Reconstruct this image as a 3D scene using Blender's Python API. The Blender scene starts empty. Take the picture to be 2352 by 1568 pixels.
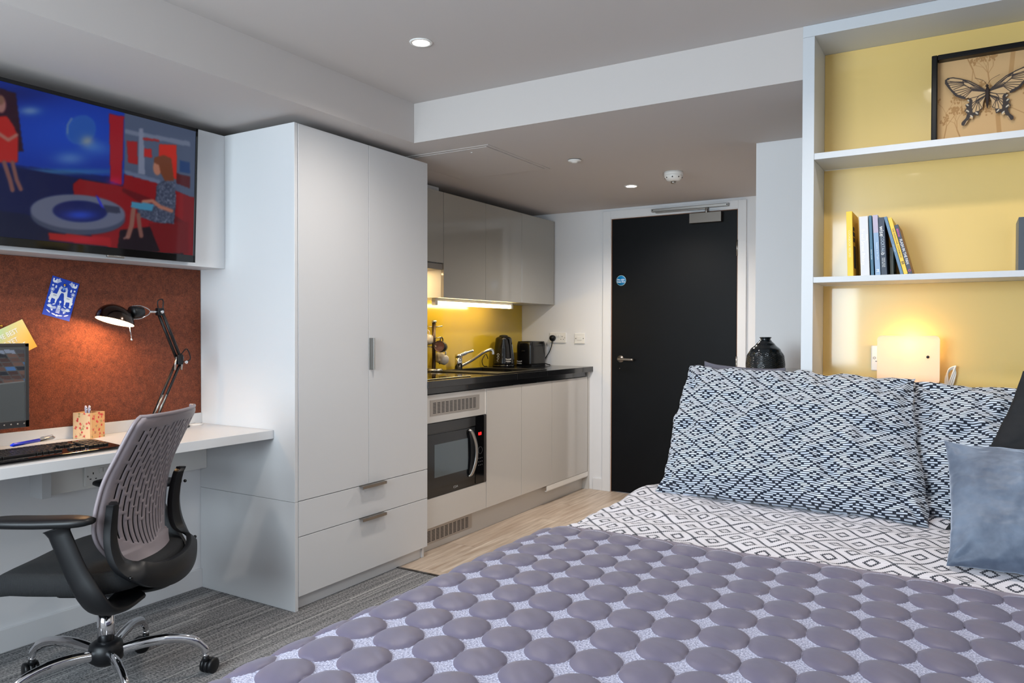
import bpy, bmesh, math, random
import numpy as np
from mathutils import Vector, Matrix, noise
random.seed(4)
SC = bpy.context.scene
COL = SC.collection
PI = math.pi
# ------------------------------------------------------------------ camera
CX, CZ, YAW, PITCH, ROLL, FPX = 3.0863, 1.2054, .5456, -.0136, .0019, 1727.1771
Fv = Vector((-math.sin(YAW)*math.cos(PITCH), math.cos(YAW)*math.cos(PITCH), math.sin(PITCH)))
R0 = Vector((math.cos(YAW), math.sin(YAW), 0)); U0 = R0.cross(Fv)
Rv = R0*math.cos(ROLL)+U0*math.sin(ROLL); Uv = -R0*math.sin(ROLL)+U0*math.cos(ROLL)
cam = bpy.data.cameras.new('camera'); co = bpy.data.objects.new('camera', cam); COL.objects.link(co)
co.matrix_world = Matrix(((Rv.x, Uv.x, -Fv.x, CX), (Rv.y, Uv.y, -Fv.y, 0), (Rv.z, Uv.z, -Fv.z, CZ), (0, 0, 0, 1)))
cam.sensor_width = 36; cam.lens = FPX/2352*36; cam.clip_start = .02
SC.camera = co
# ------------------------------------------------------------------ world, daylight, exposure
W = bpy.data.worlds.new('sky'); SC.world = W; W.use_nodes = True
W.node_tree.nodes['Background'].inputs[0].default_value = (.55, .72, 1, 1)
W.node_tree.nodes['Background'].inputs[1].default_value = 1.2
SC.view_settings.view_transform = 'Standard'; SC.view_settings.look = 'None'
SC.view_settings.gamma = 1; SC.view_settings.exposure = 0.68; SC.view_settings.use_curve_mapping = False
def area(name, loc, rot, sx, sy, power, col, spread=PI):
    l = bpy.data.lights.new(name, 'AREA'); l.shape = 'RECTANGLE'; l.size = sx; l.size_y = sy
    l.energy = power; l.color = col; l.spread = spread
    o = bpy.data.objects.new(name, l); COL.objects.link(o); o.location = loc; o.rotation_euler = rot
    return o
area('window_daylight', (1.30, -1.36, 1.565), (PI/2, 0, 0), 1.8, 1.33, 84, (.76, .895, .985))
def spot(loc, power, col=(1, .91, .82), size=2.7, blend=.9):
    l = bpy.data.lights.new('downlight_beam', 'SPOT'); l.energy = power; l.color = col
    l.spot_size = size; l.spot_blend = blend; l.shadow_soft_size = .05
    o = bpy.data.objects.new('downlight_beam', l); COL.objects.link(o); o.location = loc
    return o
def point(name, loc, power, col, r=.03):
    l = bpy.data.lights.new(name, 'POINT'); l.energy = power; l.color = col; l.shadow_soft_size = r
    o = bpy.data.objects.new(name, l); COL.objects.link(o); o.location = loc
    return o
SC.cycles.max_bounces = 10; SC.cycles.diffuse_bounces = 6
SC.cycles.caustics_reflective = False; SC.cycles.caustics_refractive = False
SC.cycles.sample_clamp_indirect = 4

# ------------------------------------------------------------------ helpers
def lin(c):
    return tuple((x/255/12.92 if x/255 <= .04045 else ((x/255+.055)/1.055)**2.4) for x in c[:3])
MATS = {}
def mat(name, col=(200, 200, 200), rough=.5, metal=0, spec=.5, emit=0, ecol=None, bump=0, bscale=200, coat=0, trans=0, sheen=0, alpha=1, vary=0):
    if name in MATS: return MATS[name]
    m = bpy.data.materials.new(name); m.use_nodes = True; MATS[name] = m
    nt = m.node_tree; b = nt.nodes['Principled BSDF']
    c = (*lin(col), 1)
    b.inputs['Base Color'].default_value = c
    b.inputs['Roughness'].default_value = rough; b.inputs['Metallic'].default_value = metal
    b.inputs['Specular IOR Level'].default_value = spec
    b.inputs['Coat Weight'].default_value = coat; b.inputs['Coat Roughness'].default_value = .05
    b.inputs['Transmission Weight'].default_value = trans; b.inputs['Sheen Weight'].default_value = sheen
    b.inputs['Alpha'].default_value = alpha
    if emit:
        b.inputs['Emission Color'].default_value = (*lin(ecol or col), 1); b.inputs['Emission Strength'].default_value = emit
    tc = nt.nodes.new('ShaderNodeTexCoord'); n = nt.nodes.new('ShaderNodeTexNoise')
    nt.links.new(tc.outputs['Object'], n.inputs['Vector'])
    n.inputs['Scale'].default_value = bscale; n.inputs['Detail'].default_value = 3
    if bump:
        bp = nt.nodes.new('ShaderNodeBump'); bp.inputs['Strength'].default_value = bump; bp.inputs['Distance'].default_value = .002
        nt.links.new(n.outputs['Fac'], bp.inputs['Height']); nt.links.new(bp.outputs['Normal'], b.inputs['Normal'])
    if vary:
        mx = nt.nodes.new('ShaderNodeMix'); mx.data_type = 'RGBA'
        mx.inputs[6].default_value = tuple(x*(1-vary) for x in c[:3])+(1,); mx.inputs[7].default_value = tuple(min(1, x*(1+vary)) for x in c[:3])+(1,)
        nt.links.new(n.outputs['Fac'], mx.inputs[0]); nt.links.new(mx.outputs[2], b.inputs['Base Color'])
    return m
class NG:
    """small node-graph helper"""
    def __init__(s, name, rough=.6):
        s.m = bpy.data.materials.new(name); s.m.use_nodes = True; s.nt = s.m.node_tree
        s.b = s.nt.nodes['Principled BSDF']; s.b.inputs['Roughness'].default_value = rough
        s.tc = s.nt.nodes.new('ShaderNodeTexCoord')
    def inp(s, sock, v):
        if hasattr(v, 'is_output'): s.nt.links.new(v, sock)
        else: sock.default_value = v
    def m2(s, op, a, b=0., c=None):
        n = s.nt.nodes.new('ShaderNodeMath'); n.operation = op
        s.inp(n.inputs[0], a); s.inp(n.inputs[1], b)
        if c is not None: s.inp(n.inputs[2], c)
        return n.outputs[0]
    def xyz(s, out):
        n = s.nt.nodes.new('ShaderNodeSeparateXYZ'); s.nt.links.new(out, n.inputs[0]); return n.outputs
    def vec(s, x, y, z=0.):
        n = s.nt.nodes.new('ShaderNodeCombineXYZ'); s.inp(n.inputs[0], x); s.inp(n.inputs[1], y); s.inp(n.inputs[2], z); return n.outputs[0]
    def mix(s, f, a, b):
        n = s.nt.nodes.new('ShaderNodeMix'); n.data_type = 'RGBA'
        s.inp(n.inputs[0], f); s.inp(n.inputs[6], a if hasattr(a, 'is_output') else (*lin(a), 1)); s.inp(n.inputs[7], b if hasattr(b, 'is_output') else (*lin(b), 1))
        return n.outputs[2]
    def noise(s, vec, scale, detail=3, rough=.5):
        n = s.nt.nodes.new('ShaderNodeTexNoise'); s.nt.links.new(vec, n.inputs['Vector'])
        n.inputs['Scale'].default_value = scale; n.inputs['Detail'].default_value = detail; n.inputs['Roughness'].default_value = rough
        return n.outputs['Fac']
    def white(s, vec):
        n = s.nt.nodes.new('ShaderNodeTexWhiteNoise'); n.noise_dimensions = '2D'; s.nt.links.new(vec, n.inputs['Vector']); return n.outputs['Value']
    def step(s, v, lo, hi):
        n = s.nt.nodes.new('ShaderNodeMapRange'); s.inp(n.inputs[0], v); n.inputs[1].default_value = lo; n.inputs[2].default_value = hi
        return n.outputs[0]
    def col(s, v): s.nt.links.new(v, s.b.inputs['Base Color'])
    def bump(s, v, strength=.4, dist=.002):
        n = s.nt.nodes.new('ShaderNodeBump'); n.inputs['Strength'].default_value = strength; n.inputs['Distance'].default_value = dist
        s.nt.links.new(v, n.inputs['Height']); s.nt.links.new(n.outputs[0], s.b.inputs['Normal'])

OFF = {}
def tag(o, label=None, cat=None, group=None, kind=None):
    if label: o['label'] = label
    if cat: o['category'] = cat
    if group: o['group'] = group
    if kind: o['kind'] = kind
    return o
def thing(name, label, cat, loc=(0, 0, 0), rotz=0, group=None):
    o = bpy.data.objects.new(name, None); COL.objects.link(o); o.empty_display_size = .05
    o.location = loc; o.rotation_euler = (0, 0, rotz); OFF[o] = Vector(loc)
    return tag(o, label, cat, group)
class MB:
    def __init__(s): s.bm = bmesh.new(); s.uv = None
    def _add(s, vs, fs, smooth=False):
        v = [s.bm.verts.new(p) for p in vs]
        for f in fs:
            try:
                fc = s.bm.faces.new([v[i] for i in f]); fc.smooth = smooth
            except ValueError: pass
        return v
    def box(s, x0, y0, z0, x1, y1, z1, M=None):
        if x0 > x1: x0, x1 = x1, x0
        if y0 > y1: y0, y1 = y1, y0
        if z0 > z1: z0, z1 = z1, z0
        vs = [Vector((x, y, z)) for z in (z0, z1) for y in (y0, y1) for x in (x0, x1)]
        if M: vs = [M @ v for v in vs]
        s._add(vs, [(0, 2, 3, 1), (4, 5, 7, 6), (0, 1, 5, 4), (2, 6, 7, 3), (0, 4, 6, 2), (1, 3, 7, 5)]); return s
    def tube(s, pts, rad, n=12, caps=True, flat=None, up=None):
        pts = [Vector(p) for p in pts]; k = len(pts)
        if not hasattr(rad, '__len__'): rad = [rad]*k
        rings = []; prev = None
        for i, p in enumerate(pts):
            t = (pts[min(i+1, k-1)]-pts[max(i-1, 0)]).normalized()
            if up is not None: a = Vector(up)
            elif prev is not None: a = prev
            else: a = Vector((0, 0, 1)) if abs(t.z) < .9 else Vector((1, 0, 0))
            a = (a-t*a.dot(t)).normalized(); b = t.cross(a); prev = a
            ra = rad[i]; rb = ra*(flat if flat else 1)
            rings.append([p+a*ra*math.cos(2*PI*j/n)+b*rb*math.sin(2*PI*j/n) for j in range(n)])
        vs = [v for r in rings for v in r]; fs = []
        for i in range(k-1):
            for j in range(n):
                q = (j+1) % n; fs.append((i*n+j, i*n+q, (i+1)*n+q, (i+1)*n+j))
        if caps: fs.append(tuple(range(n))[::-1]); fs.append(tuple(range((k-1)*n, k*n)))
        s._add(vs, fs, True); return s
    def cyl(s, p0, p1, r, r1=None, n=24): return s.tube([p0, p1], [r, r if r1 is None else r1], n)
    def lathe(s, prof, c=(0, 0, 0), n=32, M=None, sy=1, closed=False):
        c = Vector(c); vs = []
        for r, z in prof:
            for j in range(n):
                v = Vector((max(r, 1e-5)*math.cos(2*PI*j/n), max(r, 1e-5)*sy*math.sin(2*PI*j/n), z))
                vs.append((M @ v if M else v)+c)
        fs = []
        k = len(prof)
        for i in range(k-1 + (1 if closed else 0)):
            for j in range(n):
                q = (j+1) % n; i2 = (i+1) % k; fs.append((i*n+j, i*n+q, i2*n+q, i2*n+j))
        s._add(vs, fs, True); return s
    def ball(s, c, r, n=12, sc=(1, 1, 1)):
        pr = [(math.sin(PI*i/n), -math.cos(PI*i/n)) for i in range(n+1)]
        M = Matrix.Diagonal((r*sc[0], r*sc[1], r*sc[2])); return s.lathe(pr, c, n*2, M)
    def prism(s, pts, o, ux, uy, th):
        """2D outline in plane (ux,uy) at o, extruded th along ux x uy"""
        o, ux, uy = Vector(o), Vector(ux), Vector(uy); nrm = ux.cross(uy).normalized()*th
        a = [o+ux*p[0]+uy*p[1] for p in pts]; n = len(a)
        s._add(a+[p+nrm for p in a], [tuple(range(n))[::-1], tuple(range(n, 2*n))]+[(i, (i+1) % n, (i+1) % n+n, i+n) for i in range(n)]); return s
    def surf(s, nu, nv, f, uvf=None, wrapu=False, skip=None):
        vs = [[s.bm.verts.new(f(i/nu, j/nv)) for i in range(nu+(0 if wrapu else 1))] for j in range(nv+1)]
        if uvf and s.uv is None: s.uv = s.bm.loops.layers.uv.new('UVMap')
        for j in range(nv):
            for i in range(nu):
                if skip and skip(i, j): continue
                i2 = (i+1) % nu if wrapu else i+1
                try: fc = s.bm.faces.new((vs[j][i], vs[j][i2], vs[j+1][i2], vs[j+1][i]))
                except ValueError: continue
                fc.smooth = True
                if uvf:
                    for lp, (a, b) in zip(fc.loops, ((i, j), (i+1, j), (i+1, j+1), (i, j+1))): lp[s.uv].uv = uvf(a/nu, b/nv)
        return s
    def build(s, name, m, parent=None, bev=0, local=False, solid=0, subd=0, seg=2, fix=True, soff=-1):
        bm = s.bm
        if parent is not None and not local:
            off = OFF.get(parent, Vector()); bmesh.ops.translate(bm, verts=bm.verts, vec=-off)
        if fix: bmesh.ops.recalc_face_normals(bm, faces=bm.faces)
        me = bpy.data.meshes.new(name); bm.to_mesh(me); bm.free()
        o = bpy.data.objects.new(name, me); COL.objects.link(o); me.materials.append(m)
        if parent is not None: o.parent = parent; OFF[o] = OFF.get(parent, Vector())
        if solid: md = o.modifiers.new('Solidify', 'SOLIDIFY'); md.thickness = solid; md.offset = soff
        if bev: md = o.modifiers.new('Bevel', 'BEVEL'); md.width = bev; md.segments = seg; md.limit_method = 'ANGLE'; md.angle_limit = .6; md.harden_normals = False
        if subd: md = o.modifiers.new('Subdivision', 'SUBSURF'); md.levels = md.render_levels = subd
        return o
def box(name, m, parent, *a, bev=.0012, local=False): return MB().box(*a).build(name, m, parent, bev=bev, local=local)
def struct(o): o['kind'] = 'structure'; return o
def text(body, size, pos, right, up, m, parent, name='lettering', sx=1, ext=.0003, align='CENTER', local=False, off=0):
    cu = bpy.data.curves.new('t', 'FONT'); cu.body = body; cu.size = size; cu.align_x = align; cu.align_y = 'CENTER'; cu.extrude = ext; cu.offset = off
    cu.resolution_u = 2
    to = bpy.data.objects.new('t', cu); COL.objects.link(to)
    dg = bpy.context.evaluated_depsgraph_get(); me = bpy.data.meshes.new_from_object(to.evaluated_get(dg))
    bpy.data.objects.remove(to); bpy.data.curves.remove(cu)
    r, u = Vector(right).normalized(), Vector(up).normalized(); n = r.cross(u)
    M = Matrix(((r.x*sx, u.x, n.x, 0), (r.y*sx, u.y, n.y, 0), (r.z*sx, u.z, n.z, 0), (0, 0, 0, 1)))
    p = Vector(pos) - (Vector() if local or parent is None else OFF.get(parent, Vector()))
    M.translation = p; me.transform(M); me.name = name
    o = bpy.data.objects.new(name, me); COL.objects.link(o); me.materials.clear(); me.materials.append(m)
    if parent is not None: o.parent = parent
    return o
# painted pictures: a fine grid of vertices whose colours are drawn below
class Cv:
    def __init__(s, w, h, bg=(0, 0, 0), asp=None):
        s.w, s.h = w, h; s.asp = asp or h/w
        s.X, s.Y = np.meshgrid(np.linspace(0, 1, w), np.linspace(0, s.asp, h)); s.a = np.zeros((h, w, 3)); s.a[:] = np.array(bg, float); s.mask = np.ones((h, w), bool)
    def put(s, m, c):
        m = np.clip(m, 0, 1)[..., None]; s.a = s.a*(1-m)+np.array(c, float)*m; return s
    def polym(s, pts):
        n = len(pts); ins = np.zeros((s.h, s.w), bool)
        for i in range(n):
            x0, y0 = pts[i]; x1, y1 = pts[(i+1) % n]
            if y0 == y1: continue
            c = ((y0 > s.Y) != (y1 > s.Y)) & (s.X < (x1-x0)*(s.Y-y0)/(y1-y0)+x0); ins ^= c
        return ins.astype(float)
    def poly(s, pts, c, a=1): return s.put(s.polym(pts)*a, c)
    def ell(s, cx, cy, rx, ry, c, a=1, rot=0):
        dx, dy = s.X-cx, s.Y-cy; cr, sr = math.cos(rot), math.sin(rot)
        d = np.sqrt(((dx*cr+dy*sr)/rx)**2+((-dx*sr+dy*cr)/ry)**2); return s.put((1-d)*min(rx, ry)*s.w+.5 if a == 1 else ((d < 1)*a), c)
    def glow(s, cx, cy, rx, ry, c, a=1): return s.put(np.exp(-(((s.X-cx)/rx)**2+((s.Y-cy)/ry)**2))*a, c)
    def line(s, pts, wd, c, a=1):
        best = np.full((s.h, s.w), 9.)
        for (x0, y0), (x1, y1) in zip(pts, pts[1:]):
            dx, dy = x1-x0, y1-y0; L = dx*dx+dy*dy+1e-12
            t = np.clip(((s.X-x0)*dx+(s.Y-y0)*dy)/L, 0, 1); best = np.minimum(best, np.hypot(s.X-x0-t*dx, s.Y-y0-t*dy))
        return s.put(((wd/2-best)*s.w+.5)*a if a == 1 else (best < wd/2)*a, c)
def painted(cv, name, o, right, up, W_, m, parent, mask=None, bow=None, local=False, solid=0):
    """grid picture: o = top-left corner, right and up unit vectors, W_ = width in metres"""
    o, r, u = Vector(o), Vector(right).normalized(), Vector(up).normalized(); H = W_*cv.asp
    if parent is not None and not local: o = o-OFF.get(parent, Vector())
    w, h = cv.w, cv.h; nrm = r.cross(u)
    idx = np.full((h, w), -1); vs = []; cols = []
    L = np.where(cv.a/255 <= .04045, cv.a/255/12.92, ((np.clip(cv.a, 0, 255)/255+.055)/1.055)**2.4)
    need = np.zeros((h, w), bool)
    fm = np.ones((h-1, w-1), bool) if mask is None else (mask[:-1, :-1] & mask[1:, :-1] & mask[:-1, 1:] & mask[1:, 1:])
    need[:-1, :-1] |= fm; need[1:, :-1] |= fm; need[:-1, 1:] |= fm; need[1:, 1:] |= fm
    for j in range(h):
        for i in range(w):
            if need[j, i]:
                idx[j, i] = len(vs); a, b = i/(w-1), j/(h-1)
                p = o+r*(W_*a)-u*(H*b)
                if bow: p = p+nrm*bow(a, b)
                vs.append(p); cols.append(L[j, i])
    fs = [(int(idx[j+1, i]), int(idx[j+1, i+1]), int(idx[j, i+1]), int(idx[j, i])) for j in range(h-1) for i in range(w-1) if fm[j, i]]
    me = bpy.data.meshes.new(name); me.from_pydata(vs, [], fs)
    at = me.color_attributes.new('Col', 'FLOAT_COLOR', 'POINT')
    at.data.foreach_set('color', np.hstack([np.array(cols), np.ones((len(cols), 1))]).astype(np.float32).ravel())
    ob = bpy.data.objects.new(name, me); COL.objects.link(ob); me.materials.append(m)
    if parent is not None: ob.parent = parent; OFF[ob] = OFF.get(parent, Vector())
    if solid: md = ob.modifiers.new('Solidify', 'SOLIDIFY'); md.thickness = solid
    return ob
def pmat(name, rough=.5, emit=0, spec=.5, coat=0):
    if name in MATS: return MATS[name]
    g = NG(name, rough); a = g.nt.nodes.new('ShaderNodeVertexColor'); a.layer_name = 'Col'
    g.b.inputs['Specular IOR Level'].default_value = spec; g.b.inputs['Coat Weight'].default_value = coat
    if emit:
        g.b.inputs['Base Color'].default_value = (.01, .01, .012, 1)
        g.nt.links.new(a.outputs[0], g.b.inputs['Emission Color']); g.b.inputs['Emission Strength'].default_value = emit
    else: g.col(a.outputs[0])
    MATS[name] = g.m; return g.m
def copy_tree(o, parent=None):
    c = o.copy(); COL.objects.link(c); c.parent = parent; OFF[c] = OFF.get(o, Vector())
    for ch in list(o.children): copy_tree(ch, c)
    return c
def loop_pts(pts, n=8):
    """Catmull-Rom through points"""
    P = [Vector(p) for p in pts]; out = []
    for i in range(len(P)-1):
        p0, p1, p2, p3 = P[max(i-1, 0)], P[i], P[i+1], P[min(i+2, len(P)-1)]
        for k in range(n):
            t = k/n; out.append(.5*((2*p1)+(p2-p0)*t+(2*p0-5*p1+4*p2-p3)*t*t+(3*p1-p0-3*p2+p3)*t**3))
    out.append(P[-1]); return out

# ------------------------------------------------------------------ materials
M_wall = mat('wall_paint', (226, 226, 228), .85, bump=.05, bscale=300)
M_ceil = mat('ceiling_paint', (196, 190, 187), .9, bump=.04, bscale=300)
M_trim = mat('white_gloss_trim', (222, 222, 224), .45)
M_lam = mat('white_laminate', (207, 208, 210), .38)
M_shelf = mat('grey_laminate', (196, 200, 205), .42)
M_gap = mat('dark_gap', (30, 30, 32), .8)
M_kgrey = mat('gloss_grey_door', (162, 160, 154), .1, coat=.3)
M_kbase = mat('gloss_light_door', (196, 193, 189), .12, coat=.3)
M_black = mat('black_laminate', (11, 11, 13), .24, coat=.4)
M_blackpl = mat('black_plastic', (13, 14, 17), .42, spec=.35)
M_gloss = mat('gloss_black', (8, 8, 10), .06)
M_chrome = mat('chrome', (215, 215, 218), .07, metal=1)
M_steel = mat('brushed_steel', (165, 162, 158), .32, metal=1)
M_nickel = mat('satin_nickel', (140, 134, 128), .38, metal=1)
M_white = mat('white_plastic', (232, 230, 226), .35)
M_ink = mat('dark_print', (30, 30, 34), .6)
M_wprint = mat('white_print', (235, 235, 235), .6)
def olive_glass(name, c, rough):
    m = mat(name, c, rough, coat=.6, spec=.6); return m
M_olive = olive_glass('olive_glass', (192, 164, 48), .16)
M_yellow = mat('yellow_panel', (226, 194, 118), .3, coat=.55)
M_yellow.node_tree.nodes['Principled BSDF'].inputs['Coat Roughness'].default_value = .06
M_door = mat('dark_door', (5, 6, 9), .45, spec=.16, vary=.5, bscale=3)

# ------------------------------------------------------------------ room shell
YD = 5.228; XR = 3.72; YB = -1.4; HS = 2.1263; HC = 2.3179
g = NG('striped_carpet', .95)
p = g.xyz(g.tc.outputs['Object'])
fine = g.noise(g.tc.outputs['Object'], 130, 5, .85)
stretch = g.noise(g.vec(g.m2('MULTIPLY', p[0], 60.), g.m2('MULTIPLY', p[1], 1.2)), 1., 3)
row = g.m2('FLOOR', g.m2('MULTIPLY', p[0], 210.))
tile = g.m2('FLOOR', g.m2('MULTIPLY', p[1], 2.))
wn = g.white(g.vec(row, tile))
linem = g.step(wn, .93, .94)
base = g.mix(g.step(g.m2('ADD', g.m2('MULTIPLY', fine, .78), g.m2('MULTIPLY', stretch, .22)), .42, .60), (46, 50, 56), (168, 166, 166))
g.col(g.mix(g.m2('MULTIPLY', linem, .6), base, (196, 194, 192))); g.bump(fine, .8, .004); M_carpet = g.m
g = NG('oak_plank_floor', .38)
p = g.xyz(g.tc.outputs['Object'])
px = g.m2('MULTIPLY', p[0], 1/.185); ix = g.m2('FLOOR', px)
py = g.m2('ADD', g.m2('MULTIPLY', p[1], 1/1.2), g.m2('MULTIPLY', ix, .37)); iy = g.m2('FLOOR', py)
tone = g.white(g.vec(ix, iy))
grain = g.noise(g.vec(g.m2('MULTIPLY', p[0], 34.), g.m2('ADD', g.m2('MULTIPLY', p[1], 2.4), g.m2('MULTIPLY', tone, 31.))), 1., 5, .6)
c1 = g.mix(g.step(grain, .3, .72), (160, 138, 118), (222, 208, 192))
c2 = g.mix(g.m2('MULTIPLY', tone, .35), c1, (176, 152, 132))
seam = g.m2('MAXIMUM', g.m2('LESS_THAN', g.m2('FRACT', px), .014), g.m2('LESS_THAN', g.m2('FRACT', py), .0022))
g.col(g.mix(g.m2('MULTIPLY', seam, .6), c2, (96, 78, 64))); M_oak = g.m
struct(box('floor', M_carpet, None, -.1, YB-.1, -.05, XR+.1, 2.955, 0, bev=0))
struct(box('floor', M_oak, None, -.1, 2.972, -.05, XR+.1, YD+.1, .0, bev=0))
struct(box('trim_1', M_black, None, .55, 2.955, -.05, 1.96, 2.972, .003, bev=0))
struct(box('wall_left', M_wall, None, -.1, YB-.1, 0, 0, YD+.1, 2.42, bev=0))
struct(box('wall_right', M_wall, None, XR, YB-.1, 0, XR+.1, YD+.1, 2.42, bev=0))
m = MB(); m.box(0, YD, 0, .785, YD+.1, 2.42); m.box(1.731, YD, 0, XR, YD+.1, 2.42); m.box(.785, YD, 2.053, 1.731, YD+.1, 2.42)
struct(m.build('wall_far', M_wall))
struct(box('wall_alcove', M_wall, None, 2.1912, 3.773, 0, XR, YD, HS, bev=.001))
WX0, WX1, WZ0, WZ1 = .35, 2.25, .87, 2.26
m = MB(); m.box(0, YB-.1, 0, WX0, YB, 2.42); m.box(WX1, YB-.1, 0, XR, YB, 2.42); m.box(WX0, YB-.1, 0, WX1, YB, WZ0); m.box(WX0, YB-.1, WZ1, WX1, YB, 2.42)
struct(m.build('wall_back', M_wall))
w1 = thing('window_1', None, None, (1.3, YB, WZ0)); w1['kind'] = 'structure'
m = MB()
for a in ((WX0, WX0+.05, WZ0, WZ1), (WX1-.05, WX1, WZ0, WZ1), (WX0, WX1, WZ0, WZ0+.05), (WX0, WX1, WZ1-.05, WZ1), (1.27, 1.33, WZ0, WZ1)):
    m.box(a[0], YB-.08, a[2], a[1], YB-.03, a[3])
m.build('window_frame', M_trim, w1, bev=.002)
box('pane', mat('window_glass', (240, 248, 250), .02, trans=1), w1, WX0+.04, YB-.06, WZ0+.04, WX1-.04, YB-.054, WZ1-.04, bev=0)
struct(box('ceiling', M_ceil, None, -.1, YB-.1, HC, XR+.1, YD+.1, HC+.1, bev=0))
m = MB(); m.box(0, YB, HS, .755, YD, HC); m.box(.755, 2.912, HS, 2.5605, YD, HC); m.box(2.5605, 3.158, HS, XR, YD, HC)
struct(m.build('ceiling', M_ceil))
# skirting boards
struct(box('baseboard_left', M_trim, None, 0, YB, 0, .014, 2.2575, .088, bev=.002))
struct(box('baseboard_far', M_trim, None, .642, YD-.014, 0, .722, YD, .088, bev=.002))
struct(box('baseboard_far', M_trim, None, 1.788, YD-.014, 0, 2.19, YD, .088, bev=.002))
# ceiling access hatch
h = thing('ceiling_hatch', 'square white access panel flush in the lower ceiling', 'hatch', (.742, 3.437, HS))
m = MB()
for a in ((.43, 3.115, 1.055, 3.135), (.43, 3.74, 1.055, 3.76), (.43, 3.135, .45, 3.74), (1.035, 3.135, 1.055, 3.74)): m.box(a[0], a[1], HS-.003, a[2], a[3], HS)
m.build('hatch_frame', M_ceil, h, bev=.001)
box('hatch_panel', M_ceil, h, .456, 3.141, HS-.0045, 1.029, 3.734, HS-.0002)
MB().cyl((.9, 3.2, HS-.0065), (.9, 3.2, HS-.004), .006).build('latch', M_white, h)

# ------------------------------------------------------------------ door
d = thing('door_1', None, None, (1.258, YD, 0)); d['kind'] = 'structure'
m = MB(); m.box(.723, YD-.018, 0, .785, YD, 2.107); m.box(1.731, YD-.018, 0, 1.787, YD, 2.107); m.box(.785, YD-.018, 2.053, 1.731, YD, 2.107)
m.box(.775, YD-.012, 0, .7885, YD+.1, 2.0535); m.box(1.7275, YD-.012, 0, 1.741, YD+.1, 2.0535); m.box(.785, YD-.012, 2.047, 1.731, YD+.1, 2.0565)
m.build('door_frame', M_trim, d, bev=.002)
m = MB(); m.box(.7895, YD-.006, 0.0, .7925, YD+.09, 2.046); m.box(1.7235, YD-.006, 0.0, 1.7265, YD+.09, 2.046); m.box(.79, YD-.006, 2.0435, 1.726, YD+.09, 2.046)
m.build('door_seal', mat('oak_edge', (140, 98, 70), .5), d)
box('door_leaf', M_door, d, .7945, YD-.004, .005, 1.7215, YD+.04, 2.042, bev=.001)
m = MB(); hy = YD-.004
m.cyl((.867, hy, 1.0), (.867, hy-.01, 1.0), .026); m.cyl((.867, hy-.01, 1.0), (.867, hy-.05, 1.0), .0095)
m.tube(loop_pts([(.862, hy-.05, 1.0), (.9, hy-.052, 1.0), (.985, hy-.05, .997)], 4), .0095, 12)
m.cyl((.858, hy, .93), (.858, hy-.004, .93), .004)
m.build('door_handle', M_nickel, d)
for z in (1.78, .98):
    m = MB(); m.box(1.7225, hy-.005, z-.055, 1.7265, hy+.001, z+.055); m.cyl((1.7245, hy-.007, z-.055), (1.7245, hy-.007, z+.055), .0065); m.build('hinge', M_steel, d, bev=0)
box('latch_plate', M_ink, d, .7775, YD-.0135, .96, .7845, YD-.011, 1.03, bev=0)
c = thing('door_closer', 'brushed steel hydraulic closer box and slide arm above the black door', 'door closer', (1.52, YD-.03, 1.965))
box('closer_body', mat('closer_metal', (112, 106, 100), .4, metal=1), c, 1.40, hy-.05, 1.965, 1.625, hy-.0005, 2.035, bev=.002)
box('slide_rail', M_steel, c, 1.115, YD-.045, 2.068, 1.672, YD-.0185, 2.09, bev=.003)
MB().box(1.15, YD-.052, 2.058, 1.53, YD-.04, 2.066).cyl((1.52, YD-.045, 2.03), (1.52, YD-.045, 2.07), .009).build('closer_arm', M_nickel, c, bev=.001)
for x in (1.125, 1.662): MB().cyl((x, YD-.0465, 2.079), (x, YD-.045, 2.079), .004).build('screw', M_ink, c)
s = thing('fire_door_sign', 'round blue fire door sign stuck on the black door', 'sign', (.867, hy, 1.585))
MB().cyl((.867, hy-.0002, 1.585), (.867, hy-.0012, 1.585), .0385, n=40).build('rim', mat('pale_rim', (176, 214, 226), .5), s)
MB().cyl((.867, hy-.0011, 1.585), (.867, hy-.0018, 1.585), .0355, n=40).build('disc', mat('sign_blue', (0, 118, 176), .4), s)
text('Fire door\nkeep shut', .0155, (.867, hy-.002, 1.583), (1, 0, 0), (0, 0, 1), M_wprint, s, off=.0003)

# sockets --------------------------------------------------------
def plate(name, label, cat, o, right, w, hgt, kind, group=None):
    """wall plate centred at o on a wall; right = direction along wall"""
    o, r = Vector(o), Vector(right); n = r.cross(Vector((0, 0, 1)))
    t = thing(name, label, cat, o, math.atan2(r.y, r.x), group)
    MB().box(-w/2, -.010, -hgt/2, w/2, -.0002, hgt/2).build('face_plate', M_white, t, bev=.003, local=True)
    def hole(x, z, a, b, nm='socket_hole'): MB().box(x-a/2, -.0106, z-b/2, x+a/2, -.009, z+b/2).build(nm, M_ink, t, local=True)
    if kind == 'double':
        for sx in (-1, 1):
            hole(sx*w*.27, .010, .004, .008); hole(sx*w*.27-.011, -.012, .007, .004); hole(sx*w*.27+.011, -.012, .007, .004)
            MB().box(sx*.009-.006, -.0145, .008, sx*.009+.006, -.0095, .028).build('rocker_switch', M_white, t, bev=.001, local=True)
            MB().cyl((sx*w*.42, -.0104, 0), (sx*w*.42, -.009, 0), .003).build('screw', M_nickel, t, local=True)
    else:
        MB().box(-.02, -.0125, -.014, .02, -.009, .014).build('connection_panel', M_white, t, bev=.0015, local=True)
        for sx in (-1, 1): MB().cyl((sx*w*.37, -.0106, 0), (sx*w*.37, -.009, 0), .0035).build('screw', M_ink, t, local=True)
    return t
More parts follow.
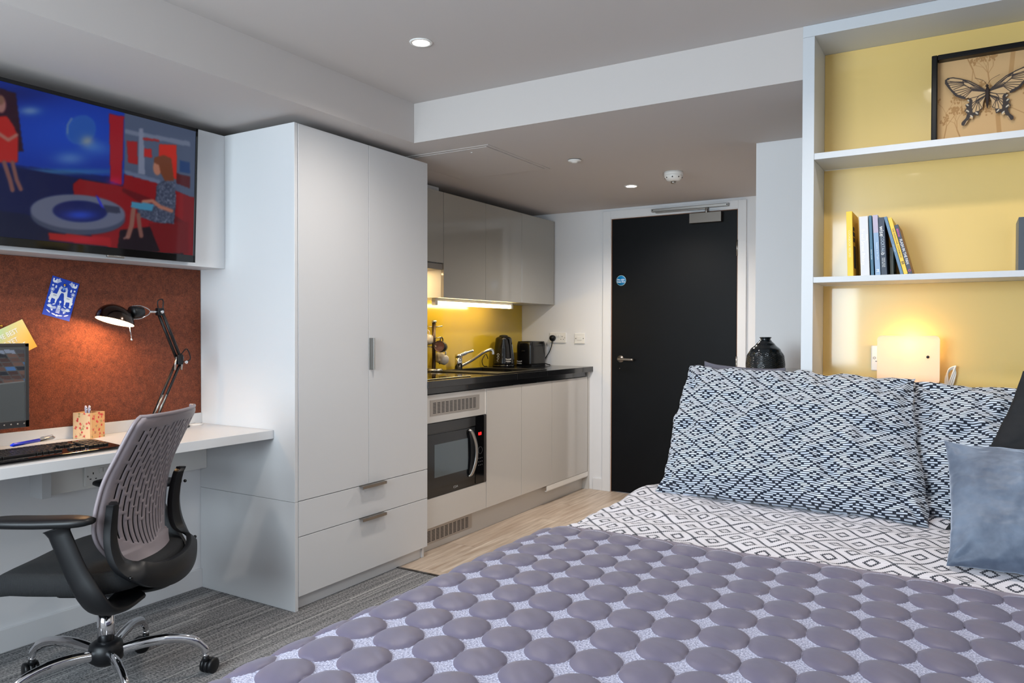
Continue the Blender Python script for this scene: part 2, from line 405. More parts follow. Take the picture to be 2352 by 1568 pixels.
plate('double_socket', 'white double socket with black plug on the wall beside the toaster', 'socket', (.337, YD, 1.155), (1, 0, 0), .145, .08, 'double')
plate('fused_switch', 'white single switch plate between socket and black door', 'switch', (.527, YD, 1.151), (1, 0, 0), .086, .08, 'single')

# ------------------------------------------------------------------ wardrobe
w = thing('wardrobe', 'tall white two-door wardrobe with two drawers below', 'wardrobe', (.315, 2.715, 0))
Y0, Y1, HW = 2.2575, 3.176, 2.092
box('side_panel', M_lam, w, 0.001, Y0, .4712, .6325, Y0+.018, HW)
box('side_panel', M_lam, w, 0.001, Y0, 0, .6325, Y0+.018, .4700)
m = MB(); m.box(.001, Y1-.018, 0, .61, Y1, HW-.001); m.box(.001, Y0+.018, HW-.02, .61, Y1-.018, HW-.001); m.box(.001, Y0+.018, .001, .01, Y1-.018, HW-.02)
m.box(.01, Y0+.018, .46, .6, Y1-.018, .475)
m.build('carcass', M_lam, w, bev=.001)
ys = 2.7205
for a, b, left in ((Y0+.0205, ys-.0012, 1), (ys+.0012, Y1+.001, 0)):
    dr = box('door', M_lam, w, .6115, a, .4735, .633, b, HW-.001)
    if not left:
        m = MB(); m.box(.633, ys+.001, 1.02, .6345, ys+.016, 1.172); m.box(.6345, ys+.014, 1.02, .651, ys+.0165, 1.172); m.box(.649, ys+.0165, 1.02, .652, ys+.023, 1.172)
        m.build('handle', M_steel, dr, bev=.0004)
for z0, z1 in ((.3192, .4705), (.060, .3162)):
    dr = box('drawer', M_lam, w, .6115, Y0+.0205, z0, .633, Y1+.001, z1)
    m = MB(); m.box(.631, 2.653, z1+.0003, .658, 2.822, z1+.0022); m.box(.656, 2.653, z1-.011, .659, 2.822, z1+.0022)
    m.build('handle', M_nickel, dr, bev=.0004)
box('plinth', M_lam, w, .56, Y0+.019, 0, .606, Y1-.03, .056)
box('plinth_end', M_lam, w, .56, Y1-.03, 0, .602, Y1-.012, .056)

# TV bulkhead cabinet
c = thing('wall_cabinet', 'long white boxed cabinet above desk carrying the television', 'cabinet', (.09, 1.28, 1.488))
box('front_panel', M_lam, c, .165, .3, 1.488, .1833, Y0-.0006, 2.0905)
m = MB(); m.box(.001, .3, 1.4885, .165, Y0-.0006, 1.506); m.box(.001, .3, 1.506, .165, .318, 2.09); m.box(.001, .318, 2.07, .165, Y0-.0006, 2.0895)
m.build('carcass', M_lam, c, bev=.001)
# ------------------------------------------------------------------ television
tilt = .05
t = thing('television', 'large flat black television showing a red and blue news studio', 'television', (.245, 1.585, 1.52))
r = Vector((0, 1, 0)); TVW, TVH = .985, .573; yR = 2.07
ubv = Vector((.024, 0, .572)).normalized(); nb = r.cross(ubv)
BO = Vector((.225, yR-TVW, 1.499))
def tvp(u, v, w_=0): return BO+r*u+ubv*v+nb*w_
Mt = Matrix(((r.x, ubv.x, nb.x, BO.x), (r.y, ubv.y, nb.y, BO.y), (r.z, ubv.z, nb.z, BO.z), (0, 0, 0, 1)))
MB().box(0, 0, -.028, TVW, TVH, .0, M=Mt).build('housing', M_gloss, t, bev=.003)
m = MB()
for a in ((0, 0, .014, TVH), (TVW-.011, 0, TVW, TVH), (0, TVH-.014, TVW, TVH), (0, 0, TVW, .03)): m.box(a[0], a[1], 0, a[2], a[3], .0035, M=Mt)
m.build('bezel', M_gloss, t, bev=.001)
MB().box(.60, -.008, -.01, .67, .006, .001, M=Mt).build('badge', M_steel, t, bev=.002)
MB().box(.3, .16, -.036, .7, .45, -.0275, M=Mt).build('wall_bracket', M_blackpl, t)
text('PHILIPS', .0085, tvp(.64, .0005, .0012), r, ubv, M_wprint, t)
def proj(P):
    d_ = P-Vector((CX, 0, CZ)); z_ = d_.dot(Fv); return 1176+FPX*d_.dot(Rv)/z_, 784-FPX*d_.dot(Uv)/z_
def perspective_canvas(cv, tl, r_, u_, W_, fx, fy):
    """drawing coordinates follow the slanted view of the flat picture"""
    for j in range(cv.h):
        for i in range(cv.w):
            q = proj(tl+r_*(W_*i/(cv.w-1))-u_*(W_*cv.asp*j/(cv.h-1))); cv.X[j, i], cv.Y[j, i] = fx(q[0]), fy(q[1])
cv = Cv(330, 186, (8, 40, 140))   # studio picture
stl = tvp(.011, TVH-.014, .0012)
perspective_canvas(cv, stl, r, ubv, TVW-.022, lambda x_: x_*2.613/1829, lambda y_: y_*2.613/1829)
def Pp(*a): return [(x_/1829, y_/1829) for x_, y_ in a]
def poly(c_, *a, al=1): cv.poly(Pp(*a), c_, al)
def ell(c_, x_, y_, rx_, ry_, rot=0, al=1): cv.ell(x_/1829, y_/1829, rx_/1829, ry_/1829, c_, al, rot)
def glow(c_, x_, y_, rx_, ry_, al): cv.glow(x_/1829, y_/1829, rx_/1829, ry_/1829, c_, al)
def line(c_, w_, *a): cv.line(Pp(*a), w_/1829, c_)
glow((20, 70, 190), 400, 800, 500, 200, .8); glow((4, 20, 90), 60, 560, 300, 60, .6)
ell((50, 100, 170), 485, 780, 85, 95, .9, .55); ell((30, 80, 165), 490, 785, 72, 82, .9, .6); glow((150, 150, 140), 525, 850, 40, 35, .8); line((110, 130, 160), 8, (405, 800), (405, 750), (430, 710))
glow((110, 140, 180), 180, 665, 60, 25, .8); glow((90, 130, 190), 420, 950, 90, 40, .7); glow((80, 130, 190), 560, 880, 60, 30, .5); glow((60, 110, 190), 600, 900, 90, 40, .4)
poly((6, 20, 90), (-400, 880), (100, 990), (660, 1060), (660, 1110), (-400, 1000)); glow((60, 120, 160), 300, 1030, 500, 18, .7)
poly((8, 16, 66), (-400, 1000), (100, 1005), (740, 1110), (740, 1500), (-400, 1500))
poly((40, 8, 26), (-400, 400), (95, 560), (140, 910), (-400, 870))
poly((150, 10, 26), (655, 680), (745, 700), (730, 1110), (662, 1085)); glow((190, 20, 90), 690, 1095, 45, 30, .6)
poly((74, 86, 112), (748, 600), (1250, 700), (1250, 1250), (745, 1035))
for c_, q_ in (((106, 116, 140), ((750, 775), (1140, 850), (1140, 880), (750, 800))), ((120, 128, 152), ((835, 770), (860, 770), (870, 1050), (830, 1040))), ((150, 18, 20), ((760, 845), (825, 850), (825, 985), (770, 975))), ((170, 26, 26), ((865, 890), (910, 895), (912, 945), (865, 940))),
               ((190, 34, 16), ((955, 865), (1060, 870), (1060, 1080), (955, 1010))), ((150, 30, 30), ((860, 825), (955, 838), (955, 850), (860, 840))), ((30, 60, 110), ((1080, 960), (1140, 975), (1140, 1040), (1080, 1030))), ((80, 20, 24), ((1060, 1040), (1140, 1060), (1140, 1130), (1060, 1100))), ((96, 108, 136), ((748, 1020), (960, 1080), (960, 1105), (748, 1045)))): cv.poly(Pp(*q_), c_)
poly((20, 10, 24), (430, 1480), (1200, 1500), (1200, 1700), (430, 1700)); poly((128, 8, 12), (440, 1100), (480, 1072), (740, 1120), (745, 1045), (960, 1105), (1140, 1180), (1130, 1520), (440, 1520))
poly((118, 6, 12), (1100, 1170), (1250, 1200), (1250, 1600), (1100, 1600)); poly((90, 4, 8), (735, 1125), (930, 1200), (1130, 1350), (1130, 1400), (735, 1150)); poly((104, 6, 8), (890, 1340), (1130, 1330), (1130, 1520), (960, 1520)); poly((22, 6, 14), (720, 1380), (900, 1360), (960, 1510), (700, 1520))
poly((10, 16, 50), (-400, 1200), (430, 1330), (700, 1520), (-400, 1520))
ell((60, 68, 92), 467, 1300, 285, 108, .06); ell((94, 100, 124), 467, 1272, 285, 105, .06); ell((12, 22, 84), 480, 1268, 163, 64, .04); glow((30, 70, 200), 480, 1290, 90, 26, .8)
poly((150, 20, 22), (290, 1395), (665, 1425), (665, 1480), (295, 1440)); glow((190, 20, 60), 480, 1440, 120, 20, .5)
poly((40, 44, 190), (572, 1165), (590, 1180), (625, 1250), (605, 1240)); poly((48, 52, 74), (620, 1228), (715, 1240), (725, 1280), (640, 1275))
poly((168, 30, 22), (-30, 700), (40, 695), (85, 760), (110, 830), (105, 975), (-30, 975)); ell((150, 104, 100), 8, 630, 28, 48); ell((120, 84, 70), 0, 600, 28, 30)
line((120, 78, 74), 28, (25, 975), (60, 1080), (75, 1140)); line((120, 78, 74), 26, (75, 975), (100, 1080), (125, 1135)); line((160, 100, 90), 22, (-10, 800), (50, 840), (100, 810))
poly((50, 58, 80), (940, 1110), (980, 1085), (1050, 1095), (1058, 1200), (1045, 1345), (930, 1335), (835, 1300), (820, 1260), (930, 1230))
msk = cv.polym(Pp((940, 1110), (980, 1085), (1050, 1095), (1058, 1200), (1045, 1345), (930, 1335), (835, 1300), (820, 1260), (930, 1230)))
rs = np.random.RandomState(3); cv.put(msk*(rs.rand(cv.h, cv.w) > .78), (120, 128, 150))
ell((168, 112, 92), 945, 1005, 26, 46); poly((108, 56, 30), (925, 945), (985, 930), (1028, 950), (1045, 1085), (990, 1085), (965, 1040), (955, 990), (925, 975))
line((160, 104, 88), 22, (1030, 1265), (960, 1240), (915, 1205), (860, 1210)); poly((64, 130, 166), (790, 1208), (925, 1225), (912, 1268), (784, 1245))
line((130, 88, 78), 30, (800, 1260), (790, 1350), (768, 1420)); line((120, 80, 72), 26, (830, 1290), (838, 1360), (848, 1415)); line((130, 96, 90), 12, (768, 1420), (745, 1430))
for ax in (0, 1): cv.a = np.apply_along_axis(lambda v: np.convolve(np.pad(v, 1, 'edge'), np.ones(3)/3, 'valid'), ax, cv.a)
painted(cv, 'screen', stl, r, ubv, TVW-.022, pmat('tv_screen', .08, .40, spec=.15), t)

# ------------------------------------------------------------------ corkboard, desk
g = NG('brown_felt', .95)
f1 = g.noise(g.tc.outputs['Object'], 260, 4, .7); f2 = g.noise(g.tc.outputs['Object'], 45, 4, .7); f3 = g.noise(g.tc.outputs['Object'], 420, 2, .5)
g.col(g.mix(g.step(f3, .68, .75), g.mix(g.step(g.m2('ADD', g.m2('MULTIPLY', f1, .6), g.m2('MULTIPLY', f2, .4)), .34, .66), (62, 28, 18), (134, 68, 42)), (200, 140, 100)))
g.bump(f1, .5, .003)
b = box('pinboard', g.m, None, 0.0005, .3, .822, .010, Y0-.002, 1.4875, bev=.001); tag(b, 'wide brown felt pinboard on the wall behind the desk', 'pinboard')
dk = thing('desk', 'long white wall desk running up to the wardrobe side', 'desk', (.25, 1.28, 0))
box('desktop', M_lam, dk, 0.001, .3, .736, .5031, Y0-.0008, .7735, bev=.0015)
box('upstand', M_lam, dk, 0.001, .3, .7737, .016, Y0-.0008, .8215, bev=.001)
box('support_bracket', M_lam, dk, 0.001, 1.505, .565, .09, 1.54, .7355)
box('support_bracket', M_lam, dk, 0.001, .32, 0, .45, .345, .7355)
cb = box('cable_trunking', M_white, None, 0.0008, 1.5405, .566, .05, 2.2565, .662); tag(cb, 'white plastic cable trunking fixed to the wall under the desk', 'cable trunking')
plate('double_socket', 'white double socket on the trunking beneath the desk', 'socket', (.0503, 1.757, .617), (0, 1, 0), .146, .078, 'double')

# monitor
t = thing('computer_monitor', 'black computer monitor on the desk in front of the pinboard', 'monitor', (.13, 1.19, .775))
mx, my0, my1, mz0, mz1 = .15, .94, 1.433, .853, 1.158
m = MB(); m.box(.115, my0, mz0, .146, my1, mz1); m.build('housing', M_blackpl, t, bev=.004)
m = MB()
for a in ((my0, my0+.014, mz0, mz1), (my1-.014, my1, mz0, mz1), (my0, my1, mz1-.013, mz1), (my0, my1, mz0, mz0+.026)): m.box(.146, a[0], a[2], .151, a[1], a[3])
m.build('bezel', mat('monitor_bezel', (46, 44, 44), .35), t, bev=.0015)
m = MB(); m.box(.09, 1.14, .80, .115, 1.24, 1.0); m.build('stand', M_blackpl, t, bev=.004)
MB().lathe([(0, .7745), (.11, .7745), (.11, .780), (.09, .788), (.03, .80), (0, .80)], (.11, 1.19, 0), 32, sy=1).build('base', M_blackpl, t)
cv = Cv(180, 104, (70, 74, 74))
for j in range(12):
    for i in range(22):
        x0 = -.2+i*.075+j*.02; y0 = .02+j*.033; s_ = .03+.0*j
        cc = [(70, 48, 42), (96, 70, 60), (60, 40, 36), (84, 60, 52)][(i*7+j*3+(i*j) % 5) % 4]
        if (i+j*2) % 7 == 0: cc = (60, 100, 150)
        if (i+j*2) % 7 == 1: cc = (20, 24, 34)
        if j == 0: cc = (120, 130, 150) if i % 3 else (60, 60, 66)
        cv.poly([(x0, y0), (x0+.07, y0+.004), (x0+.085, y0+.032), (x0+.015, y0+.028)], cc)
cv.poly([(0, .33), (1, .27), (1, .6), (0, .6)], (74, 78, 78)); cv.line([(0, .33), (1, .27)], .006, (120, 124, 124))
painted(cv, 'screen', (.1475, my0+.013, mz1-.012), (0, 1, 0), (0, 0, 1), my1-my0-.026, pmat('monitor_screen', .25, .5), t)
for k in range(5): MB().cyl((.151, 1.415-k*.022, mz0+.014), (.1525, 1.415-k*.022, mz0+.014), .0028).build('button', M_nickel, t)

# pinned cards
def card(name, label, cv, c, ang, wd, n, pm):
    t = thing(name, label, 'card', c)
    r = Vector((0, math.cos(ang), math.sin(ang))); u = Vector((0, -math.sin(ang), math.cos(ang))); H = wd*cv.asp
    tl = Vector(c)-r*wd/2+u*H/2
    painted(cv, 'card_face', tl+Vector((.0012, 0, 0)), r, u, wd, pmat('card_print', .6), t)
    MB().prism([(0, 0), (wd, 0), (wd, -H), (0, -H)], tl, r, u, .001).build('card_back', mat(n+'_card', pm, .7), t)
    return t, tl, r, u, H
WHT = (232, 234, 238)
cv = Cv(170, 250, (14, 62, 176)); 
def leafy(cx, cy, ang, s_, n_=4):
    for i in range(n_):
        for sg in (-1, 1):
            a = ang+sg*.9; bx, by = cx+math.cos(ang)*s_*i*.5, cy+math.sin(ang)*s_*i*.5
            cv.ell(bx+math.cos(a)*s_*.45, by+math.sin(a)*s_*.45, s_*.42, s_*.14, WHT, 1, a)
    cv.line([(cx, cy), (cx+math.cos(ang)*s_*n_*.5, cy+math.sin(ang)*s_*n_*.5)], .012, WHT)
def llama(cx, f):
    P = [(0, -.33), (.05, -.27), (.12, -.22), (.08, -.19), (.055, -.12), (.03, .0), (0, .06), (-.02, .2), (-.06, .2), (-.07, .07), (-.20, .05), (-.22, .18), (-.27, .18), (-.29, -.03), (-.25, -.12), (-.06, -.12), (-.04, -.22), (-.03, -.30)]
    cv.poly([(cx+f*x*1.0, .74+y*1.05) for x, y in P], WHT)
    for q in (0, .03): cv.line([(cx-f*.17, .66+q), (cx-f*.06, .66+q)], .012, (110, 120, 140))
llama(.37, 1); llama(.63, -1)
for x in (.13, .87):
    cv.ell(x, .16, .08, .07, WHT); cv.poly([(x-.08, .07), (x+.08, .07), (x+.08, .16), (x-.08, .16)], WHT); cv.poly([(x-.03, .05), (x+.03, .05), (x+.03, .14), (x-.03, .14)], (14, 62, 176))
for x, f in ((.12, 1), (.88, -1)):
    for k in range(8): a = k*PI/4; cv.line([(x, .48), (x+.075*math.cos(a), .48+.075*math.sin(a))], .018, WHT)
    cv.ell(x-.02*f, .33, .035, .035, WHT); cv.ell(x+.1*f, .36, .03, .06, WHT); leafy(x, .68, -PI/2, .06, 4); cv.ell(x-.03*f, .82, .035, .06, WHT); cv.ell(x, .95, .045, .045, WHT)
    for k in range(5): a = -PI/2+(k-2)*.5; cv.ell(x+.05*f+.06*math.cos(a), 1.16+.08*math.sin(a), .06, .02, WHT, 1, a)
    cv.ell(x+.05*f, 1.3, .09, .022, WHT, 1, .5*f); leafy(.5+.34*-f, .2, -PI/2+.9*f, .1, 4); leafy(.5-f*.14, .42, -PI/2+.5*f, .07, 4); leafy(.5-.1*f, 1.1, PI-.3 if f > 0 else .3, .08, 5)
    cv.ell(.5-f*.22, 1.22, .035, .035, WHT); cv.ell(.5-f*.3, 1.12, .035, .035, WHT); cv.ell(.5-f*.2, 1.0, .06, .022, WHT, 1, -.5*f); cv.ell(.5-f*.12, 1.36, .08, .022, WHT, 1, .2*f)
for y in (1.12, 1.17, 1.22, 1.27): cv.line([(.44, y), (.56, y)], .03, WHT)
for k in range(8): a = k*PI/4; cv.line([(.5, 1.05), (.5+.07*math.cos(a), 1.05+.07*math.sin(a))], .02, WHT)
cv.ell(.5, 1.38, .05, .035, WHT); cv.ell(.5, .24, .03, .03, WHT); cv.ell(.5, .36, .035, .06, (110, 160, 220)); cv.ell(.5, .5, .025, .025, WHT); cv.ell(.5, .86, .04, .045, WHT); cv.line([(.5, .88), (.5, 1.02)], .012, WHT)
t, tl, r, u, H = card('llama_card', 'blue card with two white llamas pinned to the brown board', cv, (.0115, 1.621, 1.331), -.262, .107, 'blue', (20, 60, 160))
MB().ball((.0145, 1.634, 1.386), .0045, 8).build('pin', mat('brass', (214, 160, 70), .25, metal=1), t)
cv = Cv(90, 64, (222, 214, 150)); cv.glow(.0, 0, .6, .3, (140, 210, 180), .9); cv.glow(1, .7, .5, .5, (214, 150, 40), .9); cv.glow(.4, .5, .4, .2, (230, 200, 130), .6)
t, tl, r, u, H = card('quote_card', 'pastel green and yellow quote card half behind the monitor', cv, (.0115, 1.43, 1.158), .47, .165, 'pastel', (220, 205, 140))
for k, s_ in enumerate(('THE BEST', 'IS YET', 'TO COME')): text(s_, .026, tl+r*.088-u*(.03+k*.03)+Vector((.0018, 0, 0)), r, u, M_wprint, t, sx=.8)
MB().ball((.0145, 1.404, 1.222), .0045, 8).build('pin', MATS['brass'], t)

# keyboard ------------------------------------------------------------
kb = thing('keyboard', 'black glossy keyboard lying on the white desk', 'keyboard', (.36, 1.37, .7736), math.atan2(1, -.05)-PI)
kb.rotation_euler = (0, 0, PI/2+.03)
# local x along the desk (towards wardrobe), local y towards the wall
W2, D2 = .235, .1
def kz(y): return .012+.012*(y+D2)/(2*D2)
out = []
for cx_, cy_, a0 in ((W2-.03, D2-.03, 0), (-W2+.03, D2-.03, 1), (-W2+.03, -D2+.03, 2), (W2-.03, -D2+.03, 3)):
    for k in range(7): a = (a0+k/6)*PI/2; out.append((cx_+.03*math.cos(a), cy_+.03*math.sin(a)))
m = MB(); n = len(out)
v = m._add([Vector((x, y, .001)) for x, y in out]+[Vector((x, y, kz(y))) for x, y in out], [tuple(range(n))[::-1], tuple(range(n, 2*n))]+[(i, (i+1) % n, (i+1) % n+n, i+n) for i in range(n)])
m.build('case', M_gloss, kb, bev=.002, local=True)
MB().prism([(x*1.012, y*1.02) for x, y in out], (0, 0, .0003), (1, 0, 0), (0, 1, 0), .003).build('clear_rim', M_steel, kb, local=True)
key = None; rows = [(.065, 15, .0), (.04, 15, .0), (.02, 14, .005), (.0, 13, .008), (-.02, 12, .012), (-.042, 0, 0)]
cnt = 0
def keyat(x, y, wx=.0165, wy=.0165):
    m = MB(); z = kz(y); m.box(x-wx/2, y-wy/2, z-.001, x+wx/2, y+wy/2, z+.0065); m.build('key', M_keys, kb, bev=.0018, local=True)
M_keys = mat('key_plastic', (34, 31, 30), .3)
xs0 = -W2+.018
for y, cn, offx in rows[:5]:
    for k in range(cn): keyat(xs0+offx+k*.0192+.009, y)
x = xs0
for wd in (.026, .02, .02, .105, .02, .02, .02, .026): keyat(x+wd/2, -.042, wd-.003); x += wd+.0005
for gx in (.075, .0945, .114): keyat(gx, .065); keyat(gx, .04); keyat(gx, .02)
keyat(.0945, -.02); [keyat(gx, -.042) for gx in (.075, .0945, .114)]
for gx in (.142, .1615, .181, .2):
    for y in (.04, .02, .0, -.02, -.042): keyat(gx, y)
pn = thing('ballpoint_pen', 'blue and silver ballpoint pen lying on the keyboard', 'pen', (.27, 1.42, .806))
a0, a1 = Vector((.30, 1.30, .813)), Vector((.185, 1.503, .808)); dv = a1-a0
MB().tube([a0, a0+dv*.06, a0+dv*.62], [.003, .0065, .0065], 14).build('grip', mat('pen_blue', (10, 50, 210), .25), pn)
MB().tube([a0+dv*.62, a0+dv*.95, a1], [.0066, .006, .003], 14).build('barrel', M_steel, pn)
MB().tube([a0+dv*.66+Vector((0, 0, .009)), a0+dv*.95+Vector((0, 0, .010)), a0+dv*.97+Vector((0, 0, .004))], .0015, 8).build('clip', M_chrome, pn)

# floral pen box -------------------------------------------------------
cv0 = []
def floral(seed, bg):
    cv = Cv(70, 96, bg); rs = random.Random(seed)
    for k in range(26):
        x, y = rs.random(), rs.random()*cv.asp; c_ = rs.choice([(206, 66, 60), (214, 90, 76), (196, 50, 48), (160, 140, 90)])
        ty = rs.random()
        if ty < .4: cv.ell(x, y, .055, .06, c_)
        else:
            a = rs.random()*6.28
            for q in (-.6, 0, .6): cv.ell(x+.07*math.cos(a+q), y+.07*math.sin(a+q), .055, .018, c_, 1, a+q)
            cv.line([(x, y), (x-.08*math.cos(a), y-.08*math.sin(a))], .012, (150, 120, 80))
    return cv
pb = thing('pen_pot', 'square floral patterned paper pen pot on the desk', 'pen pot', (.045, 1.725, .7737), .42)
# footprint: corner towards camera at (.101,1.683)
u1 = Vector((-.155, .012, 0)).normalized()  # towards left in picture (away)
c0 = Vector((.103, 1.684, .7738)); 
pb.rotation_euler = (0, 0, 0); ea = Vector((-.60, -.80, 0)).normalized(); eb = Vector((-.46, .89, 0)).normalized()
ea = Vector((-.93, -.37, 0)).normalized(); eb = Vector((-.37, .93, 0)).normalized(); S_ = .076; Hh = .103
pb.location = c0+(ea+eb)*S_/2; OFF[pb] = Vector(pb.location)
m = MB()
def wallb(o, d1, L): 
    nn = Vector((d1.y, -d1.x, 0))*.003
    vs = [o, o+d1*L, o+d1*L+nn, o+nn]; vs = vs+[v+Vector((0, 0, Hh)) for v in vs]
    m._add(vs, [(0, 1, 2, 3), (4, 7, 6, 5), (0, 4, 5, 1), (1, 5, 6, 2), (2, 6, 7, 3), (3, 7, 4, 0)])
inn = .0006
wallb(c0+ea*S_, -ea, S_); wallb(c0, eb, S_); wallb(c0+eb*S_+ea*S_, -ea, S_); wallb(c0+ea*S_, eb, S_)
vs = [c0, c0+ea*S_, c0+ea*S_+eb*S_, c0+eb*S_]; m._add([v+Vector((0, 0, .001)) for v in vs]+[v+Vector((0, 0, .004)) for v in vs], [(0, 1, 2, 3), (4, 5, 6, 7), (0, 1, 5, 4), (1, 2, 6, 5), (2, 3, 7, 6), (3, 0, 4, 7)])
m.build('box_body', mat('kraft_paper', (214, 170, 120), .7), pb)
PP = pmat('floral_print', .6)
painted(floral(3, (222, 184, 140)), 'printed_side', c0+ea*S_+Vector((0, 0, Hh))-eb*.0034, -ea, (0, 0, 1), S_, PP, pb)
painted(floral(9, (216, 168, 112)), 'printed_side', c0+Vector((0, 0, Hh))-ea*.0034, eb, (0, 0, 1), S_, PP, pb)
for k, (dx, dy, lean, lb) in enumerate(((-.004, .012, .012, 'silver pen standing left in the floral pen pot'), (.01, .028, -.008, 'silver pen standing right in the floral pen pot'))):
    b0 = c0+(ea+eb)*S_*.5+Vector((0, 0, .006)); tp = Vector((.052+dx*.3, 1.684+dy*.8, .903))
    q = thing('ballpoint_pen', lb, 'pen', b0, group='silver pens in the floral pot'); dv = tp-b0
    MB().tube([b0, b0+dv*.1, b0+dv*.9, tp], [.002, .0055, .0055, .003], 12).build('barrel', mat('silver_plastic', (176, 172, 190), .3), q)
    MB().tube([b0+dv*.74+Vector((.0075, 0, 0)), b0+dv*.96+Vector((.0065, 0, 0))], .0013, 8).build('clip', M_chrome, q)

# ------------------------------------------------------------------ desk lamp
L_ = thing('desk_lamp', 'black articulated desk lamp with round metal shade, switched on', 'lamp', (.115, 1.935, .7737))
bx, by = .125, 1.945
MB().lathe([(0, .7738), (.088, .7738), (.090, .779), (.084, .792), (.03, .797), (0, .797)], (bx, by, 0), 40).build('base', M_gloss, L_)
P0 = Vector((bx, by, .80)); E0 = Vector((.15, 2.045, 1.08)); T0 = Vector((.15, 1.955, 1.285))
def bar(a, b, off, r_=.004, name='arm', m_=M_blackpl):
    o_ = Vector(off); MB().tube([Vector(a)+o_, Vector(b)+o_], r_, 10).build(name, m_, L_)
MB().cyl(P0, P0+Vector((0, 0, .035)), .009).box(bx-.012, by-.016, .825, bx+.012, by+.016, .85).build('pivot', M_blackpl, L_, bev=.001)
B1 = Vector((bx, by, .84))
for s_ in (-1, 1):
    bar(B1, E0, (0, s_*.012+.002, 0), .0056); bar(E0, T0, (s_*.006, s_*.0065, 0), .0065)
dl = E0-B1
for s_ in (-1, 1): bar(B1+dl*.02, B1+dl*.38, (.010, s_*.008-.004, .0), .004, 'spring', M_steel)
for s_ in (-1, 1): bar(E0+Vector((.006, s_*.016-.002, .012)), E0+Vector((.006, s_*.016-.01, -.045)), (0, 0, 0), .0045, 'spring', M_steel)
MB().box(E0.x-.012, E0.y-.012, E0.z-.022, E0.x+.012, E0.y+.014, E0.z+.022).build('elbow_joint', M_blackpl, L_, bev=.003)
MB().cyl(E0+Vector((.012, .024, -.012)), E0+Vector((.018, .024, -.012)), .007).build('thumb_screw', M_chrome, L_)
MB().box(T0.x-.012, T0.y-.014, T0.z-.016, T0.x+.012, T0.y+.014, T0.z+.016).build('head_joint', M_blackpl, L_, bev=.003)
MB().cyl(T0+Vector((.012, 0, 0)), T0+Vector((.018, 0, 0)), .007).build('thumb_screw', M_chrome, L_)
MB().tube(loop_pts([T0+Vector((0, -.008, .01)), T0+Vector((.004, -.012, .045)), T0+Vector((.004, .012, .05)), T0+Vector((0, .012, .0))], 6), .0025, 8).build('cable', M_blackpl, L_)
MB().tube(loop_pts([E0+Vector((0, .008, .02)), E0+Vector((.004, .035, .045)), E0+Vector((.004, .052, .0)), E0+Vector((0, .015, -.012))], 6), .0025, 8).build('cable', M_blackpl, L_)
# shade: dome open downward, centre
SCt = Vector((.155, 1.755, 1.245)); ax = Vector((.858*.48-.855*.12, -.513*.48-.519*.12, -1)).normalized()
zz = -ax; xx = Vector((1, 0, 0)); yy = zz.cross(xx)
Ms = Matrix(((xx.x, yy.x, zz.x), (xx.y, yy.y, zz.y), (xx.z, yy.z, zz.z)))
Rr = .075
prof = [(Rr, -.005)]+[(Rr*math.cos(a), Rr*.92*math.sin(a)) for a in np.linspace(0, PI/2, 14)]
m = MB(); m.lathe(prof, SCt, 40, Ms); m.build('lamp_shade', mat('dark_nickel', (70, 58, 52), .16, metal=1), L_, fix=True)
prof2 = [(Rr-.0015, -.0045)]+[((Rr-.002)*math.cos(a), (Rr-.002)*.92*math.sin(a)) for a in np.linspace(0, PI/2, 14)]
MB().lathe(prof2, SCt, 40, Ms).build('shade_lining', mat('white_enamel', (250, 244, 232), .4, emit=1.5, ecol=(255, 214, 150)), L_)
MB().ball(SCt+Vector((0, 0, .040)), .020, 10).build('bulb', mat('warm_bulb', (255, 230, 190), .3, emit=30, ecol=(255, 214, 150)), L_)
hd = Vector((0, 1, .06)).normalized(); hb = SCt+hd*.068+Vector((0, 0, .03))
MB().tube([hb, hb+hd*.012, hb+hd*.05, hb+hd*.055], [.026, .027, .02, .012], 20).build('socket_cap', M_blackpl, L_)
for s_ in (-1, 1):
    MB().tube(loop_pts([hb+Vector((0, .004, s_*.026)), hb+hd*.04+Vector((0, 0, s_*.026)), hb+hd*.075+Vector((0, 0, s_*.012)), hb+hd*.085], 5), .0022, 8).build('yoke', M_chrome, L_)
MB().tube([hb+hd*.083, T0], .005, 10).build('head_arm', M_chrome, L_)
MB().tube([SCt+Vector((0, .060, -.012)), SCt+Vector((.002, .068, -.075))], .0022, 8).ball(SCt+Vector((.002, .068, -.077)), .005, 8).build('switch_rod', M_chrome, L_)
point('lamp_glow', SCt+Vector((0, 0, .012)), 2.4, (1, .62, .32), .02)
cd = MB().tube(loop_pts([(.03, 2.21, .7765), (.05, 2.16, .7765), (.11, 2.12, .7765), (.13, 2.045, .7765)], 6), .0028, 8).build('lamp_cable', M_blackpl); tag(cd, 'thin black cable on the desk behind the lamp', 'cable')
gr = MB().lathe([(0, .7738), (.034, .7738), (.034, .777), (.028, .7785), (.0, .7785)], (.05, 2.195, 0), 28).build('cable_grommet', M_white); tag(gr, 'round white cable grommet in the desk corner by wardrobe', 'grommet')

